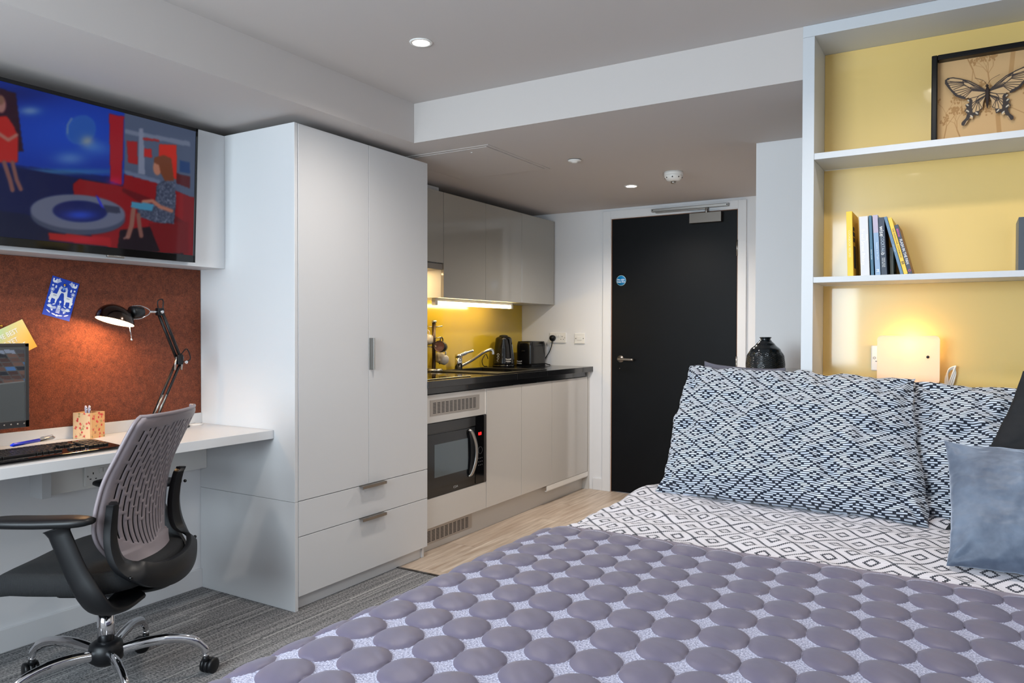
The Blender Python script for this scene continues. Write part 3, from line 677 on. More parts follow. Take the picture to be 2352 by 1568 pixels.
# ------------------------------------------------------------------ office chair (local: x = backwards, -y = towards the bed)
CH = thing('office_chair', 'black swivel chair with grey slotted back and chrome star base at the desk', 'chair', (.62, 1.44, 0), .5456)
angs = [math.radians(52.5+72*k)-.5456 for k in range(5)]
MB().lathe([(0, .088), (.035, .09), (.052, .105), (.056, .13), (.05, .158), (.034, .168), (0, .168)], (0, 0, 0), 28).build('hub', M_blackpl, CH, local=True)
for k, a in enumerate(angs):
    dx, dy = math.cos(a), math.sin(a)
    pts = loop_pts([(.04*dx, .04*dy, .128), (.12*dx, .12*dy, .142), (.2*dx, .2*dy, .143), (.265*dx, .265*dy, .128), (.302*dx, .302*dy, .098), (.31*dx, .31*dy, .078)], 5)
    MB().tube(pts, [.018]*10+[.016]*8+[.013]*(len(pts)-18), 16, flat=.75, up=(0, 0, 1)).build('leg', M_chrome, CH, local=True)
    ca = a+(.9, 2.2, -.5, 1.4, .3)[k]; q = Vector((.31*dx, .31*dy, 0)); tdir = Vector((math.cos(ca), math.sin(ca), 0)); sdir = Vector((-tdir.y, tdir.x, 0))
    wc = q+tdir*.018+Vector((0, 0, .0265))
    cs = MB(); cs.tube([wc-sdir*.008, wc-sdir*.006, wc+sdir*.006, wc+sdir*.008], [.02, .027, .027, .02], 20).tube([q+Vector((0, 0, .05)), q+Vector((0, 0, .066))], [.012, .011], 12)
    c_ = cs.build('caster', M_blackpl, CH, local=True)
    for s_ in (-1, 1): MB().tube([wc+sdir*s_*.009, wc+sdir*s_*.011, wc+sdir*s_*.021, wc+sdir*s_*.024], [.024, .0265, .0265, .02], 24).build('wheel', M_blackpl, c_, local=True)
    MB().cyl(q+Vector((0, 0, .06)), q+Vector((0, 0, .092)), .0075).lathe([(0, .066), (.0115, .066), (.0115, .074), (0, .074)], q, 16).build('stem', M_chrome, c_, local=True)
MB().tube([(0, 0, .155), (0, 0, .275)], .0265, 28).lathe([(.0265, .156), (.031, .157), (.031, .162), (.0265, .163)], (0, 0, 0), 28).build('gas_column', M_chrome, CH, local=True)
MB().tube([(0, 0, .272), (0, 0, .288)], .0285, 24).build('column_collar', M_blackpl, CH, local=True)
MB().cyl((0, 0, .285), (0, 0, .335), .0145).build('piston', M_chrome, CH, local=True)
MB().box(-.13, -.075, .33, .12, .075, .378).build('seat_mechanism', M_blackpl, CH, local=True, bev=.015, seg=3)
g = NG('black_mesh_fabric', .85)
p = g.xyz(g.tc.outputs['Object'])
wv = g.m2('MULTIPLY', g.m2('SINE', g.m2('MULTIPLY', g.m2('ADD', p[0], p[2]), 1300.)), g.m2('SINE', g.m2('MULTIPLY', g.m2('SUBTRACT', p[1], p[2]), 1300.)))
g.col(g.mix(g.step(wv, -.2, 1.), (8, 10, 12), (28, 31, 37))); g.bump(wv, .4, .001); M_mesh = g.m
def seatf(top):
    def f(u, v):
        a = u*2*PI; rr = v
        ex = .22; cxx = math.copysign(abs(math.cos(a))**.55, math.cos(a)); sy_ = math.copysign(abs(math.sin(a))**.55, math.sin(a))
        nrm = max(abs(cxx)**3.3+abs(sy_)**3.3, 1e-6)**(1/3.3); X = cxx/nrm*rr*.24-.035; Y = sy_/nrm*rr*.245
        edge = rr**5
        z = (.478-.014*edge-.012*(1-(Y/.245)**2)*.9) if top else (.385+.014*edge)
        if X < -.15: z -= (-.15-X)**1.5*.8
        if X > .12: z += (X-.12)*.06
        return Vector((X, Y, z))
    return f
m = MB(); m.surf(56, 14, seatf(True), wrapu=True); m.surf(56, 14, seatf(False), wrapu=True)
bmesh.ops.remove_doubles(m.bm, verts=m.bm.verts, dist=.0005)
# side band between upper and lower rims
ft, fb = seatf(True), seatf(False)
m.surf(56, 4, lambda u, v: ft(u, 1).lerp(fb(u, 1), v)+(ft(u, 1)-Vector((-.035, 0, .44))).normalized()*.012*math.sin(PI*v), wrapu=True)
bmesh.ops.remove_doubles(m.bm, verts=m.bm.verts, dist=.0005)
m.build('seat', M_mesh, CH, local=True)
# arms
for s_ in (-1, 1):
    Y = s_*.285
    pts = loop_pts([(.13, s_*.10, .352), (.135, s_*.19, .352), (.128, s_*.255, .366), (.108, s_*.282, .41), (.07, s_*.285, .48), (.035, s_*.285, .56), (.018, s_*.285, .60), (.012, s_*.285, .618)], 6)
    k = len(pts); MB().tube(pts, [.052-.018*min(1, i/(k*.6))+(.012*(i-(k-7))/6 if i > k-7 else 0) for i in range(k)], 18, flat=.42, up=(1, 0, 0)).build('arm_post', M_blackpl, CH, local=True)
    def padf(u, v, Y=Y, s_=s_):
        a = u*2*PI; L = -.195+.315*v; e = min(v, 1-v)
        wdt = .043*(1-(abs(2*v-1))**5*.55); th = .0165*(1-(abs(2*v-1))**6*.5)
        return Vector((L, Y+s_*.006+wdt*math.copysign(abs(math.cos(a))**.7, math.cos(a)), .637+th*math.copysign(abs(math.sin(a))**.8, math.sin(a))+(.008*(v-.5) if v > .5 else 0)))
    m = MB(); m.surf(28, 20, padf, wrapu=True)
    for vv in (0, 1):
        m._add([padf(i/28, vv) for i in range(28)], [tuple(range(28))], True)
    bmesh.ops.remove_doubles(m.bm, verts=m.bm.verts, dist=.0002)
    m.build('armrest', M_blackpl, CH, local=True)
# backrest shell
PR = [(.262, .938), (.240, .90), (.205, .83), (.160, .74), (.138, .65), (.132, .57), (.148, .50), (.178, .45), (.205, .425)]
PR = PR[::-1]
def prof_at(z):
    for (a0, z0), (a1, z1) in zip(PR, PR[1:]):
        if z <= z1: t = (z-z0)/(z1-z0); return a0+(a1-a0)*t
    return PR[-1][0]
def smooth_prof(z): return sum(prof_at(min(.938, max(.425, z+dz))) for dz in (-.03, -.015, 0, .015, .03))/5
def halfw(z):
    t = (z-.425)/.52
    w_ = .228 if t > .35 else .10+.128*math.sin(min(1, t/.35)*PI/2)
    if t > .93: w_ -= .045*((t-.93)/.07)**2
    w_ -= .028*max(0, t-.4)
    return w_
def shellp(b, z, off=0): # b in -1..1
    return Vector((smooth_prof(z)-.035*abs(b)**2.2*(1 if z > .5 else .6)+off-.012*(1 if abs(b) > .96 else 0), -b*halfw(z), z))
NS = 15; us = []  # slot columns
for i in range(NS):
    c_ = -.80+1.6*i/(NS-1); us += [(c_-.0155, i, 1), (c_+.0155, i, 0)]
ucoord = [-1, -.95, -.89]+[q[0] for q in us]+[.89, .95, 1]
slotcol = {}
for i in range(NS): slotcol[3+2*i] = i
zc = list(np.linspace(.425, .938, 105))
def skip(i, j):
    if i not in slotcol: return False
    z = (zc[j]+zc[j+1])/2; k = slotcol[i]; cb = abs(ucoord[i]+.0155)
    lo = .50+.05*cb**2*2; hi = .905-.012*cb
    if z < lo or z > hi: return False
    ph = ((z-.5)/.058+(.5 if k % 2 else 0)+.06*k) % 1
    if z < lo+.075: return False if z < lo else True
    return ph < .84
m = MB()
nu, nv = len(ucoord)-1, len(zc)-1
m.surf(nu, nv, lambda u, v: shellp(ucoord[round(u*nu)], zc[round(v*nv)]), skip=skip)
m.build('backrest', mat('mauve_grey_plastic', (134, 125, 130), .42), CH, local=True, solid=.002, soff=0)
m = MB(); m.surf(24, 40, lambda u, v: shellp(-.9+1.8*u, .475+.44*v, -.007)); m.build('slot_shade_sheet', M_mesh, CH, local=True, solid=.003)  # dark sheet added inside the shell so its slots look shaded
m = MB(); ed = [shellp(-1, z) for z in zc]+[shellp(b, .938) for b in np.linspace(-.95, .95, 12)]+[shellp(1, z) for z in zc[::-1]]
m.tube(ed, .0065, 8); m.build('backrest_rim', MATS['mauve_grey_plastic'], CH, local=True)
# black U frame
pa = [(-.24, .71), (-.238, .66), (-.238, .60), (-.242, .54), (-.24, .48), (-.216, .435), (-.16, .40), (-.085, .38), (0, .374)]
pa = pa+[(-b, z) for b, z in pa[-2::-1]]; pa[-1] = (.24, .675)
ctr = loop_pts([(0, b, z) for b, z in pa], 5); k = len(ctr); m = MB(); rings = []
for i, c_ in enumerate(ctr):
    b, z = c_.y, c_.z; s_ = abs(i/(k-1)*2-1)
    tn = (ctr[min(i+1, k-1)]-ctr[max(i-1, 0)]).normalized(); inward = Vector((0, -tn.z, tn.y))
    if inward.dot(Vector((0, -b, .55-z))) < 0: inward = -inward
    wd = .030+.05*(1-s_**1.6) if s_ < .97 else .018
    A0 = smooth_prof(max(z, .43))-.03*(abs(b)/.24)**2+.018+ (max(0, .46-z)*.3)
    pts = []
    for (iw, th) in ((0, 0), (0, .022), (.5, .030), (1, .016), (1, -.002), (.5, .004)):
        q = Vector((A0+th+.03*(1-s_)*(-(iw)*.0), b, z))+inward*wd*iw
        pts.append(Vector((q.x, -q.y, q.z)))
    rings.append(pts)
vs = [v for r_ in rings for v in r_]; fs = []
for i in range(k-1):
    for j in range(6): fs.append((i*6+j, i*6+(j+1) % 6, (i+1)*6+(j+1) % 6, (i+1)*6+j))
fs += [tuple(range(6)), tuple(range((k-1)*6, k*6))]
m._add(vs, fs, True); m.build('back_frame', M_blackpl, CH, local=True, bev=.003)
m = MB(); m.tube(loop_pts([(.02, 0, .345), (.12, 0, .348), (.19, 0, .36), (.235, 0, .385), (.24, 0, .41)], 5), [.05]*21, 16, flat=.34, up=(0, 1, 0)); m.build('back_support', M_blackpl, CH, local=True)
for b, z in ((-.246, .655), (-.236, .452), (.236, .452)): MB().ball((smooth_prof(z)+.022, -b*.98, z), .006, 8).build('bolt', M_gloss, CH, local=True)

# ------------------------------------------------------------------ kitchen
KY0 = 3.1775
sp = box('splashback', M_olive, None, .0006, KY0, .9385, .007, YD-.001, 1.412, bev=.001); tag(sp, 'olive yellow glass splashback above the kitchen worktop', 'splashback')
wt = thing('worktop', 'long black kitchen worktop with square front edge', 'worktop', (.32, 4.2, .9))
# a frame of slabs around the sink cut-out
sx0, sx1, sy0, sy1 = .1, .56, 4.10, 4.50
m = MB(); m.box(.001, KY0, .9, .6384, sy0, .938); m.box(.001, sy1, .9, .6384, YD-.001, .938); m.box(.001, sy0, .9, sx0, sy1, .938); m.box(sx1, sy0, .9, .6384, sy1, .938)
m.build('worktop_slab', M_black, wt, bev=.0015)
box('finger_rail', M_black, wt, .575, KY0+.002, .863, .598, YD-.035, .8995, bev=.001)
# sink
sk = thing('kitchen_sink', 'black inset sink with drainer under the chrome tap', 'sink', (.33, 4.3, .9385))
m = MB()
for a in ((.06, 3.93, .6, sy0+.012), (.06, sy1-.012, .6, 4.56), (.06, sy0+.012, sx0+.012, sy1-.012), (sx1-.012, sy0+.012, .6, sy1-.012)): m.box(a[0], a[1], .9384, a[2], a[3], .9445)
m.build('sink_rim', M_blackpl, sk, bev=.002)
m = MB(); q0, q1, q2, q3 = sx0+.004, sx1-.004, sy0+.004, sy1-.004
m.box(q0, q2, .77, q1, q3, .778); m.box(q0, q2, .778, q0+.008, q3, .942); m.box(q1-.008, q2, .778, q1, q3, .942); m.box(q0+.008, q2, .778, q1-.008, q2+.008, .942); m.box(q0+.008, q3-.008, .778, q1-.008, q3, .942)
m.build('bowl', M_blackpl, sk)
MB().cyl((.33, 4.3, .778), (.33, 4.3, .782), .035).build('waste', M_chrome, sk)
MB().box(.3, q3-.0095, .925, .36, q3-.008, .935).build('overflow', M_chrome, sk)
tp = thing('kitchen_tap', 'chrome mixer tap with long low spout behind the sink', 'tap', (.082, 4.24, .9446))
tc_ = Vector((.082, 4.24, 0))
MB().tube([tc_+Vector((0, 0, .9447)), tc_+Vector((0, 0, .99)), tc_+Vector((0, 0, 1.025))], [.027, .0255, .025], 24).build('tap_body', M_chrome, tp)
MB().tube(loop_pts([tc_+Vector((.01, .012, .965)), tc_+Vector((.075, .05, 1.005)), tc_+Vector((.15, .085, 1.06)), tc_+Vector((.19, .105, 1.078)), tc_+Vector((.205, .113, 1.07)), tc_+Vector((.207, .115, 1.045))], 6), .0105, 16).build('spout', M_chrome, tp)
MB().tube([tc_+Vector((0, 0, 1.024)), tc_+Vector((0, 0, 1.045)), tc_+Vector((0, 0, 1.05))], [.0265, .025, .014], 24).tube(loop_pts([tc_+Vector((0, 0, 1.035)), tc_+Vector((.04, .028, 1.055)), tc_+Vector((.085, .058, 1.072))], 5), [.014]*6+[.009]*5, 12, flat=.6, up=(0, 0, 1)).build('lever', M_chrome, tp)
# hob
hb_ = thing('hob', 'flat black glass hob at the wardrobe end of worktop', 'hob', (.33, 3.45, .9385))
box('hob_glass', M_gloss, hb_, .09, 3.215, .9384, .575, 3.672, .9435, bev=.002)
for k in range(4): MB().lathe([(.0, .9436), (.008, .9436), (.008, .9439), (0, .9439)], (.548, 3.5+k*.035, 0), 16).build('touch_control', M_nickel, hb_)
for x, y, r_ in ((.2, 3.33, .07), (.2, 3.54, .085), (.4, 3.35, .085), (.42, 3.56, .06)): MB().lathe([(r_, .9436), (r_+.0015, .9436), (r_+.0015, .9438), (r_, .9438)], (x, y, 0), 40, closed=True).build('cooking_ring', M_nickel, hb_)

# base units
def cabinet(name, label, y0, y1, doors, z0=.1415, z1=.8605, xf=.61, m_=None, left_gap=.0015):
    t = thing(name, label, 'cabinet', ((xf-.02)/2, (y0+y1)/2, z0), group='gloss kitchen base cabinets' if z0 < 1 else 'gloss kitchen wall cabinets')
    m = MB(); e = .016; xb = .002
    m.box(xb, y0+.0005, z0, xf-.02, y0+e, z1); m.box(xb, y1-e, z0, xf-.02, y1-.0005, z1); m.box(xb, y0+e, z0, xf-.02, y1-e, z0+e); m.box(xb, y0+e, z0+e, xb+.01, y1-e, z1)
    if z0 > 1: m.box(xb, y0+e, z1-e, xf-.02, y1-e, z1)
    m.build('carcass', M_lam if z0 < 1 else M_lam, t)
    for a, b in doors: box('door', m_, t, xf-.019, a+left_gap, z0-.001, xf, b-left_gap, z1, bev=.001)
    return t
k1 = cabinet('base_cabinet', 'light grey gloss base cabinet next to the microwave', 3.783, 4.2, [(3.783, 4.2)], m_=M_kbase); 
k2 = cabinet('base_cabinet', 'middle light grey gloss base cabinet under the sink end', 4.2, 4.618, [(4.2, 4.618)], m_=M_kbase)
k3 = cabinet('base_cabinet', 'light grey gloss base cabinet at the far wall by the door', 4.618, 5.20, [(4.618, 5.19)], m_=M_kbase)

ep = box('end_panel', M_kbase, None, .002, 5.203, 0.0, .61, YD-.001, .8995, bev=.001); tag(ep, 'narrow gloss end panel closing the kitchen units against far wall', 'panel')
m = MB(); m.box(.592, 4.55, .098, .606, 5.198, .104); m.box(.6045, 4.55, .1045, .6095, 5.198, .138)
st = m.build('door_lip', M_white, k3, bev=0)
tag(box('plinth', M_kbase, None, .545, KY0+.002, 0.0, .56, 5.202, .1395, bev=.001), 'long low grey kitchen plinth with a vent grille', 'plinth')
# oven housing
ov = thing('appliance_housing', 'light grey housing around the built-in microwave with vent grille above', 'cabinet', (.3, 3.48, .1415))
m = MB(); m.box(.002, KY0+.001, .1415, .59, KY0+.017, .8605); m.box(.002, 3.766, .1415, .59, 3.7825, .8605); m.box(.002, KY0+.017, .1415, .59, 3.766, .157); m.box(.002, KY0+.017, .29, .59, 3.766, .304)
m.build('carcass', M_lam, ov)
box('upper_panel', M_kbase, ov, .591, KY0+.001, .7075, .61, 3.768, .8605, bev=.001)
box('lower_panel', M_kbase, ov, .591, KY0+.001, .1405, .61, 3.7805, .3005, bev=.001)
box('edge_strip', M_white, ov, .585, 3.769, .7075, .6085, 3.7812, .8605)
def grille(name, x, y0, y1, z0, z1, parent, label=None):
    n = 11; body = MB(); dk_ = MB()
    if parent is None: o = thing(name, label, 'vent', (x, (y0+y1)/2, z0)); P = o
    else: o = MB().box(x, y0, z0, x+.0015, y1, z1).build(name, M_nickel, parent); P = o
    if parent is None: box('grille_plate', M_nickel, P, x, y0, z0, x+.0015, y1, z1, bev=0)
    mz = (z1-z0)*.14; my = (y1-y0)*.055
    for i in range(n):
        ya = y0+my+(y1-y0-2*my)*i/n; yb = ya+(y1-y0-2*my)/n*.72
        for j in range(8):
            za = z0+mz+(z1-z0-2*mz)*j/8; dk_.box(x+.0012, ya, za, x+.0019, yb, za+(z1-z0-2*mz)/8*.52)
    dk_.build('slots', M_ink, P)
M_grille = M_nickel = mat('pale_nickel', (178, 172, 166), .4, metal=.6)
grille('vent_grille', .6102, 3.228, 3.704, .746, .832, ov)
grille('plinth_vent', .5603, 3.20, 3.70, .034, .122, None, 'slotted metal vent grille in the kitchen plinth below the microwave')
M_nickel = MATS['satin_nickel']
# microwave
mw = thing('microwave', 'built-in black microwave with curved silver handle under the worktop', 'microwave', (.35, 3.48, .3045))
z0, z1, y0, y1 = .3048, .7035, KY0+.018, 3.765
box('oven_body', M_blackpl, mw, .15, y0, z0, .59, y1, z1)
box('trim_frame', M_gloss, mw, .5905, KY0+.003, .3035, .612, 3.752, .7055, bev=.001)
box('side_trim', mat('dark_steel', (92, 90, 90), .35, metal=1), mw, .5905, 3.7525, .3035, .614, 3.7795, .7055, bev=.001)
box('top_trim', M_black, mw, .612, KY0+.003, .652, .6155, 3.66, .7045, bev=.001)
box('oven_door', mat('smoked_door', (16, 19, 23), .1), mw, .6121, KY0+.004, .350, .6165, 3.655, .645, bev=.0015)
box('window_glass', mat('smoked_window', (70, 84, 92), .06, spec=.8), mw, .6166, 3.26, .408, .6172, 3.578, .588, bev=0)
box('control_panel', M_gloss, mw, .6121, 3.662, .31, .6148, 3.751, .70, bev=0)
text('0:00', .026, (.6152, 3.706, .598), (0, 1, 0), (0, 0, 1), mat('red_led', (255, 30, 30), .5, emit=1.3), mw, sx=.75, off=.0004)
text('CDA', .018, (.6124+.001, 3.462, .326), (0, 1, 0), (0, 0, 1), mat('grey_print', (170, 170, 170), .5), mw, sx=1.2)
MB().lathe([(.02, 0), (.0215, 0), (.0215, .001), (.02, .001)], (.6149, 3.71, .50), 32, Matrix(((0, 0, 1), (0, 1, 0), (1, 0, 0)))).build('dial', mat('dim_print', (80, 80, 84), .5), mw)
for j in range(3):
    for i in range(3): MB().box(.6148, 3.69+i*.018, .41+j*.02, .6153, 3.696+i*.018, .416+j*.02).build('button', MATS['dim_print'], mw)
hp = loop_pts([(.6165, 3.59, .365), (.632, 3.60, .38), (.640, 3.625, .44), (.642, 3.633, .50), (.640, 3.625, .56), (.632, 3.60, .62), (.6165, 3.59, .635)], 5)
MB().tube(hp, .013, 16, flat=.45, up=(0, 1, 0)).build('handle', M_steel, mw)

# wall units
cabinet('wall_unit', 'grey gloss wall cabinet beside the cooker hood', 3.7615, 4.237, [(3.7615, 4.237)], 1.4145, 2.063, .307, M_kgrey, .001)
cabinet('wall_unit', 'middle grey gloss wall cabinet above the kettle', 4.237, 4.715, [(4.237, 4.715)], 1.4145, 2.063, .307, M_kgrey, .001)
cabinet('wall_unit', 'grey gloss wall cabinet at the far wall', 4.715, 5.222, [(4.715, 5.205)], 1.4145, 2.063, .307, M_kgrey, .001)
for o in list(bpy.data.objects):
    if o.name.startswith('wall_unit') and 'far wall' in o['label']: MB().box(.002, 5.2065, 1.4135, .3065, 5.222, 2.063).build('end_panel', M_kgrey, o)
hu = thing('hood_cabinet', 'short grey gloss wall cabinet above the cooker hood', 'cabinet', (.15, 3.47, 1.62))
m = MB(); m.box(.002, KY0+.001, 1.6245, .287, KY0+.017, 2.063); m.box(.002, 3.744, 1.6245, .287, 3.7605, 2.063); m.box(.002, KY0+.017, 1.6245, .287, 3.744, 1.6405); m.box(.002, KY0+.017, 2.047, .287, 3.744, 2.063)
m.build('carcass', M_lam, hu); box('door', M_kgrey, hu, .288, KY0+.002, 1.6255, .307, 3.7595, 2.063, bev=.001)
hd_ = thing('cooker_hood', 'slim steel cooker hood visor under the short cabinet', 'cooker hood', (.15, 3.47, 1.58))
box('hood_body', M_steel, hd_, .008, KY0+.002, 1.584, .285, 3.742, 1.6235)
box('visor', M_nickel, hd_, .286, KY0+.002, 1.584, .305, 3.7515, 1.6185, bev=.001)
box('lens', mat('hood_light', (255, 236, 200), .4, emit=60, ecol=(255, 214, 150)), hd_, .05, 3.5, 1.580, .11, 3.66, 1.5838)
tag(box('duct_cover', M_wall, None, .002, 3.45, 2.0635, .20, 3.855, 2.117), 'grey boxed duct on top of the cooker hood cabinet', 'duct')
ul = thing('strip_light', 'glowing white tube light under the kitchen wall cabinets', 'light', (.2, 4.26, 1.39))
MB().box(.185, 3.80, 1.396, .215, 4.74, 1.4130).build('light_housing', M_white, ul, bev=.002)
MB().tube([(.2, 3.83, 1.383), (.2, 4.725, 1.383)], .012, 16).build('tube', mat('tube_glow', (255, 244, 214), .4, emit=16, ecol=(255, 226, 160)), ul)
for y in (3.815, 4.733): MB().box(.185, y-.015, 1.37, .215, y+.012, 1.3965).build('end_cap', M_white, ul, bev=.002)

# kettle ---------------------------------------------------------------
kt = thing('kettle', 'glossy black jug kettle on the worktop between tap and toaster', 'kettle', (.105, 4.79, .9385))
KC = Vector((.105, 4.79, .9385))
MB().lathe([(0, 0), (.082, 0), (.084, .012), (.078, .02), (0, .02)], KC, 36).build('power_base', M_gloss, kt)
def kb_(u, v):
    a = u*2*PI; z = .022+.2*v; r_ = .078-.022*v**1.3
    if v > .93: r_ *= 1-((v-.93)/.07)**2*.35
    f = 1+.20*max(0, math.cos(a-2.9+.0))**6*max(0, (v-.55))*1.6
    return KC+Vector((r_*f*math.cos(a), r_*f*math.sin(a)*.95, z))
kd = -1.0 # spout direction
def kb2(u, v):
    a = u*2*PI; z = .022+.205*v; r_ = .080-.022*v**1.3
    if v > .92: r_ *= 1-((v-.92)/.08)**2*.30
    f = 1+.42*max(0, math.cos(a-kd))**10*max(0, v-.6)
    return KC+Vector((r_*f*math.cos(a), r_*f*math.sin(a), z))
m = MB(); m.surf(48, 30, kb2, wrapu=True); m._add([kb2(i/48, 1) for i in range(48)], [tuple(range(48))], True); m._add([kb2(i/48, 0) for i in range(48)], [tuple(range(48))], True)
bmesh.ops.remove_doubles(m.bm, verts=m.bm.verts, dist=.0003); m.build('kettle_body', M_gloss, kt)
hx = Vector((math.cos(kd+PI), math.sin(kd+PI), 0))
MB().tube(loop_pts([KC+hx*.045+Vector((0, 0, .222)), KC+hx*.085+Vector((0, 0, .218)), KC+hx*.112+Vector((0, 0, .17)), KC+hx*.112+Vector((0, 0, .10)), KC+hx*.078+Vector((0, 0, .06))], 6), .011, 12).build('handle', M_blackpl, kt)
MB().lathe([(.0, .226), (.035, .226), (.030, .236), (.012, .239), (0, .239)], KC, 24).build('lid', M_blackpl, kt)
sd = Vector((math.cos(.25), math.sin(.25), 0))
MB().tube([KC+sd*.079+Vector((0, 0, .055)), KC+sd*.064+Vector((0, 0, .17))], .005, 8).build('water_window', mat('grey_window', (96, 104, 112), .2), kt)
vd = Vector((math.cos(-.95), math.sin(-.95), 0)); rd = Vector((-vd.y, vd.x, 0))
text('Russell\nHobbs', .016, KC+vd*.0775+rd*.030+Vector((0, 0, .052))+vd*-.003, rd-vd*.42, (0, 0, 1), M_wprint, kt)
for j in range(3):
    MB().lathe([(.0065, 0), (.0078, 0), (.0078, .0006), (.0065, .0006)], KC+vd*.0755-rd*.045+Vector((0, 0, .05+j*.022))-vd*.010, 20, Matrix(((rd.x, 0, vd.x), (rd.y, 0, vd.y), (0, 1, 0)))).build('dial_mark', M_wprint, kt)
cb = MB().tube(loop_pts([(.03, 4.68, .945), (.025, 4.64, .95), (.03, 4.61, .985), (.035, 4.63, 1.02), (.03, 4.665, 1.035), (.03, 4.69, 1.0)], 6), .003, 8).build('kettle_cable', M_blackpl); tag(cb, 'thin black cable looping beside the kettle', 'cable')
# toaster
tt = thing('toaster', 'black two-slice toaster on the worktop near the far wall', 'toaster', (.19, 5.05, .9385))
tx0, tx1, ty0, ty1 = .105, .258, 4.955, 5.19
def tof(u, v):
    a = u*2*PI
    sx_ = math.copysign(abs(math.cos(a))**.35, math.cos(a)); sy_ = math.copysign(abs(math.sin(a))**.35, math.sin(a))
    z = .012+.178*v; q = 1-max(0, v-.72)**2*1.6
    return Vector(((tx0+tx1)/2+(tx1-tx0)/2*sx_*q, (ty0+ty1)/2+(ty1-ty0)/2*sy_*(1-max(0, v-.8)**2*1.2), .9385+z))
m = MB(); m.surf(64, 18, tof, wrapu=True)
for vv in (0, 1): m._add([tof(i/64, vv) for i in range(64)], [tuple(range(64))], True)
bmesh.ops.remove_doubles(m.bm, verts=m.bm.verts, dist=.0003); m.build('toaster_body', mat('toaster_black', (14, 14, 16), .2), tt)
box('toaster_foot', M_blackpl, tt, tx0+.01, ty0+.01, .9386, tx1-.01, ty1-.01, .951)
for x in (.148, .198): MB().box(x, ty0+.04, 1.1281, x+.018, ty1-.04, 1.1292).build('bread_slot', M_steel, tt)
MB().box(.17, ty0-.012, 1.05, .195, ty0+.002, 1.06).build('lever', M_blackpl, tt, bev=.003)
text('Russell\nHobbs', .016, (.145, ty0-.0008, .968), (1, 0, 0), (0, 0, 1), M_wprint, tt)
# plug and cable
pg = thing('plug', 'black plug and cable pushed into the wall socket by the toaster', 'plug', (.297, YD-.02, 1.15))
MB().tube([(.297, YD-.011, 1.152), (.297, YD-.03, 1.152), (.297, YD-.04, 1.150)], [.024, .024, .017], 20).build('plug_body', M_blackpl, pg)
MB().tube(loop_pts([(.297, YD-.028, 1.138), (.295, YD-.03, 1.10), (.28, YD-.035, 1.05), (.25, YD-.045, 1.0), (.235, YD-.05, .975), (.245, YD-.05, .955), (.29, YD-.045, .943)], 6), .0038, 10).build('cable', M_blackpl, pg)

# mug tree ---------------------------------------------------------------
mt = thing('mug_tree', 'dark metal mug stand on the worktop by the hob', 'mug tree', (.05, 3.99, .9385))
TC = Vector((.062, 3.985, 0))
MB().lathe([(0, .9388), (.058, .9388), (.06, .944), (.056, .957), (0, .957)], TC, 36).build('base', M_steel, mt)
MB().cyl(TC+Vector((0, 0, .955)), TC+Vector((0, 0, 1.262)), .0125).build('post', mat('dark_post', (74, 62, 56), .35, metal=.8), mt)
MB().lathe([(0, 1.262), (.0185, 1.262), (.0185, 1.277), (0, 1.277)], TC, 24).build('cap', M_chrome, mt)
cr = Vector((.855, .519, 0)); cn = Vector((.519, -.855, 0))
for dz, dr in ((1.232, cr), (1.232, -cr), (1.158, cr*.85+cn*.5), (1.098, -cr), (1.158, -cn), (1.10, cn*.9+cr*.3)):
    d_ = dr.normalized(); MB().tube([TC+Vector((0, 0, dz)), TC+d_*.05+Vector((0, 0, dz+.006))], .0038, 10).ball(TC+d_*.052+Vector((0, 0, dz+.006)), .0055, 8).build('peg', M_chrome, mt)
def mug(label, c, ax, up, m_, inner, spots=None):
    ax = Vector(ax).normalized(); up = Vector(up); up = (up-ax*up.dot(ax)).normalized(); sd_ = up.cross(ax)
    Mx = Matrix(((up.x, sd_.x, ax.x), (up.y, sd_.y, ax.y), (up.z, sd_.z, ax.z)))
    t = thing('mug', label, 'mug', c, group='mugs on the mug stand')
    MB().lathe([(0, -.036), (.026, -.036), (.033, -.028), (.037, .0), (.038, .042), (.0365, .043), (.035, .041), (.034, .0), (.03, -.026), (0, -.031)], c, 32, Mx).build('cup', m_, t)
    MB().lathe([(.0348, .040), (.0338, .0), (.0298, -.0255), (0, -.0305)], c, 32, Mx).build('inner_glaze', inner, t)
    C_ = Vector(c); MB().tube(loop_pts([C_+up*.035+ax*.026, C_+up*.056+ax*.02, C_+up*.062-ax*.0, C_+up*.052-ax*.018, C_+up*.034-ax*.02], 5), .0045, 10).build('handle', m_, t)
    for (a, z, r_, ms) in (spots or []):
        n_ = (up*math.cos(a)+sd_*math.sin(a)); p_ = C_+n_*.0372+ax*z
        MB().ball(p_, r_, 6, (1, 1, 1)).build('spot', ms, t)
    return t
M_mug = mat('cream_glaze', (206, 198, 186), .25); M_mugb = mat('patterned_dark_glaze', (40, 38, 40), .25, vary=.9, bscale=60); M_mpink = mat('blush_glaze', (190, 160, 148), .3)
mug('dark patterned mug with pinkish inside hanging on right peg', TC+cr*.052+cn*.018+Vector((0, 0, 1.102)), cn*.93-cr*.25+Vector((0, 0, .1)), (0, 0, 1), M_mugb, M_mpink)
mug('cream spotted mug on the lower right peg of stand', TC+cr*.052-cn*.05+Vector((0, 0, 1.02)), -cn*.5-cr*.6+Vector((0, 0, .25)), (-.2, 0, 1), M_mug, M_mpink, [(2.0, -.01, .005, M_ink), (2.5, -.005, .005, M_ink)])
mug('cream mug hanging at left of the stand beside wardrobe', TC-cr*.042+Vector((0, 0, 1.15)), -cr*.6-cn*.6, (0, 0, 1), M_mug, M_mpink)

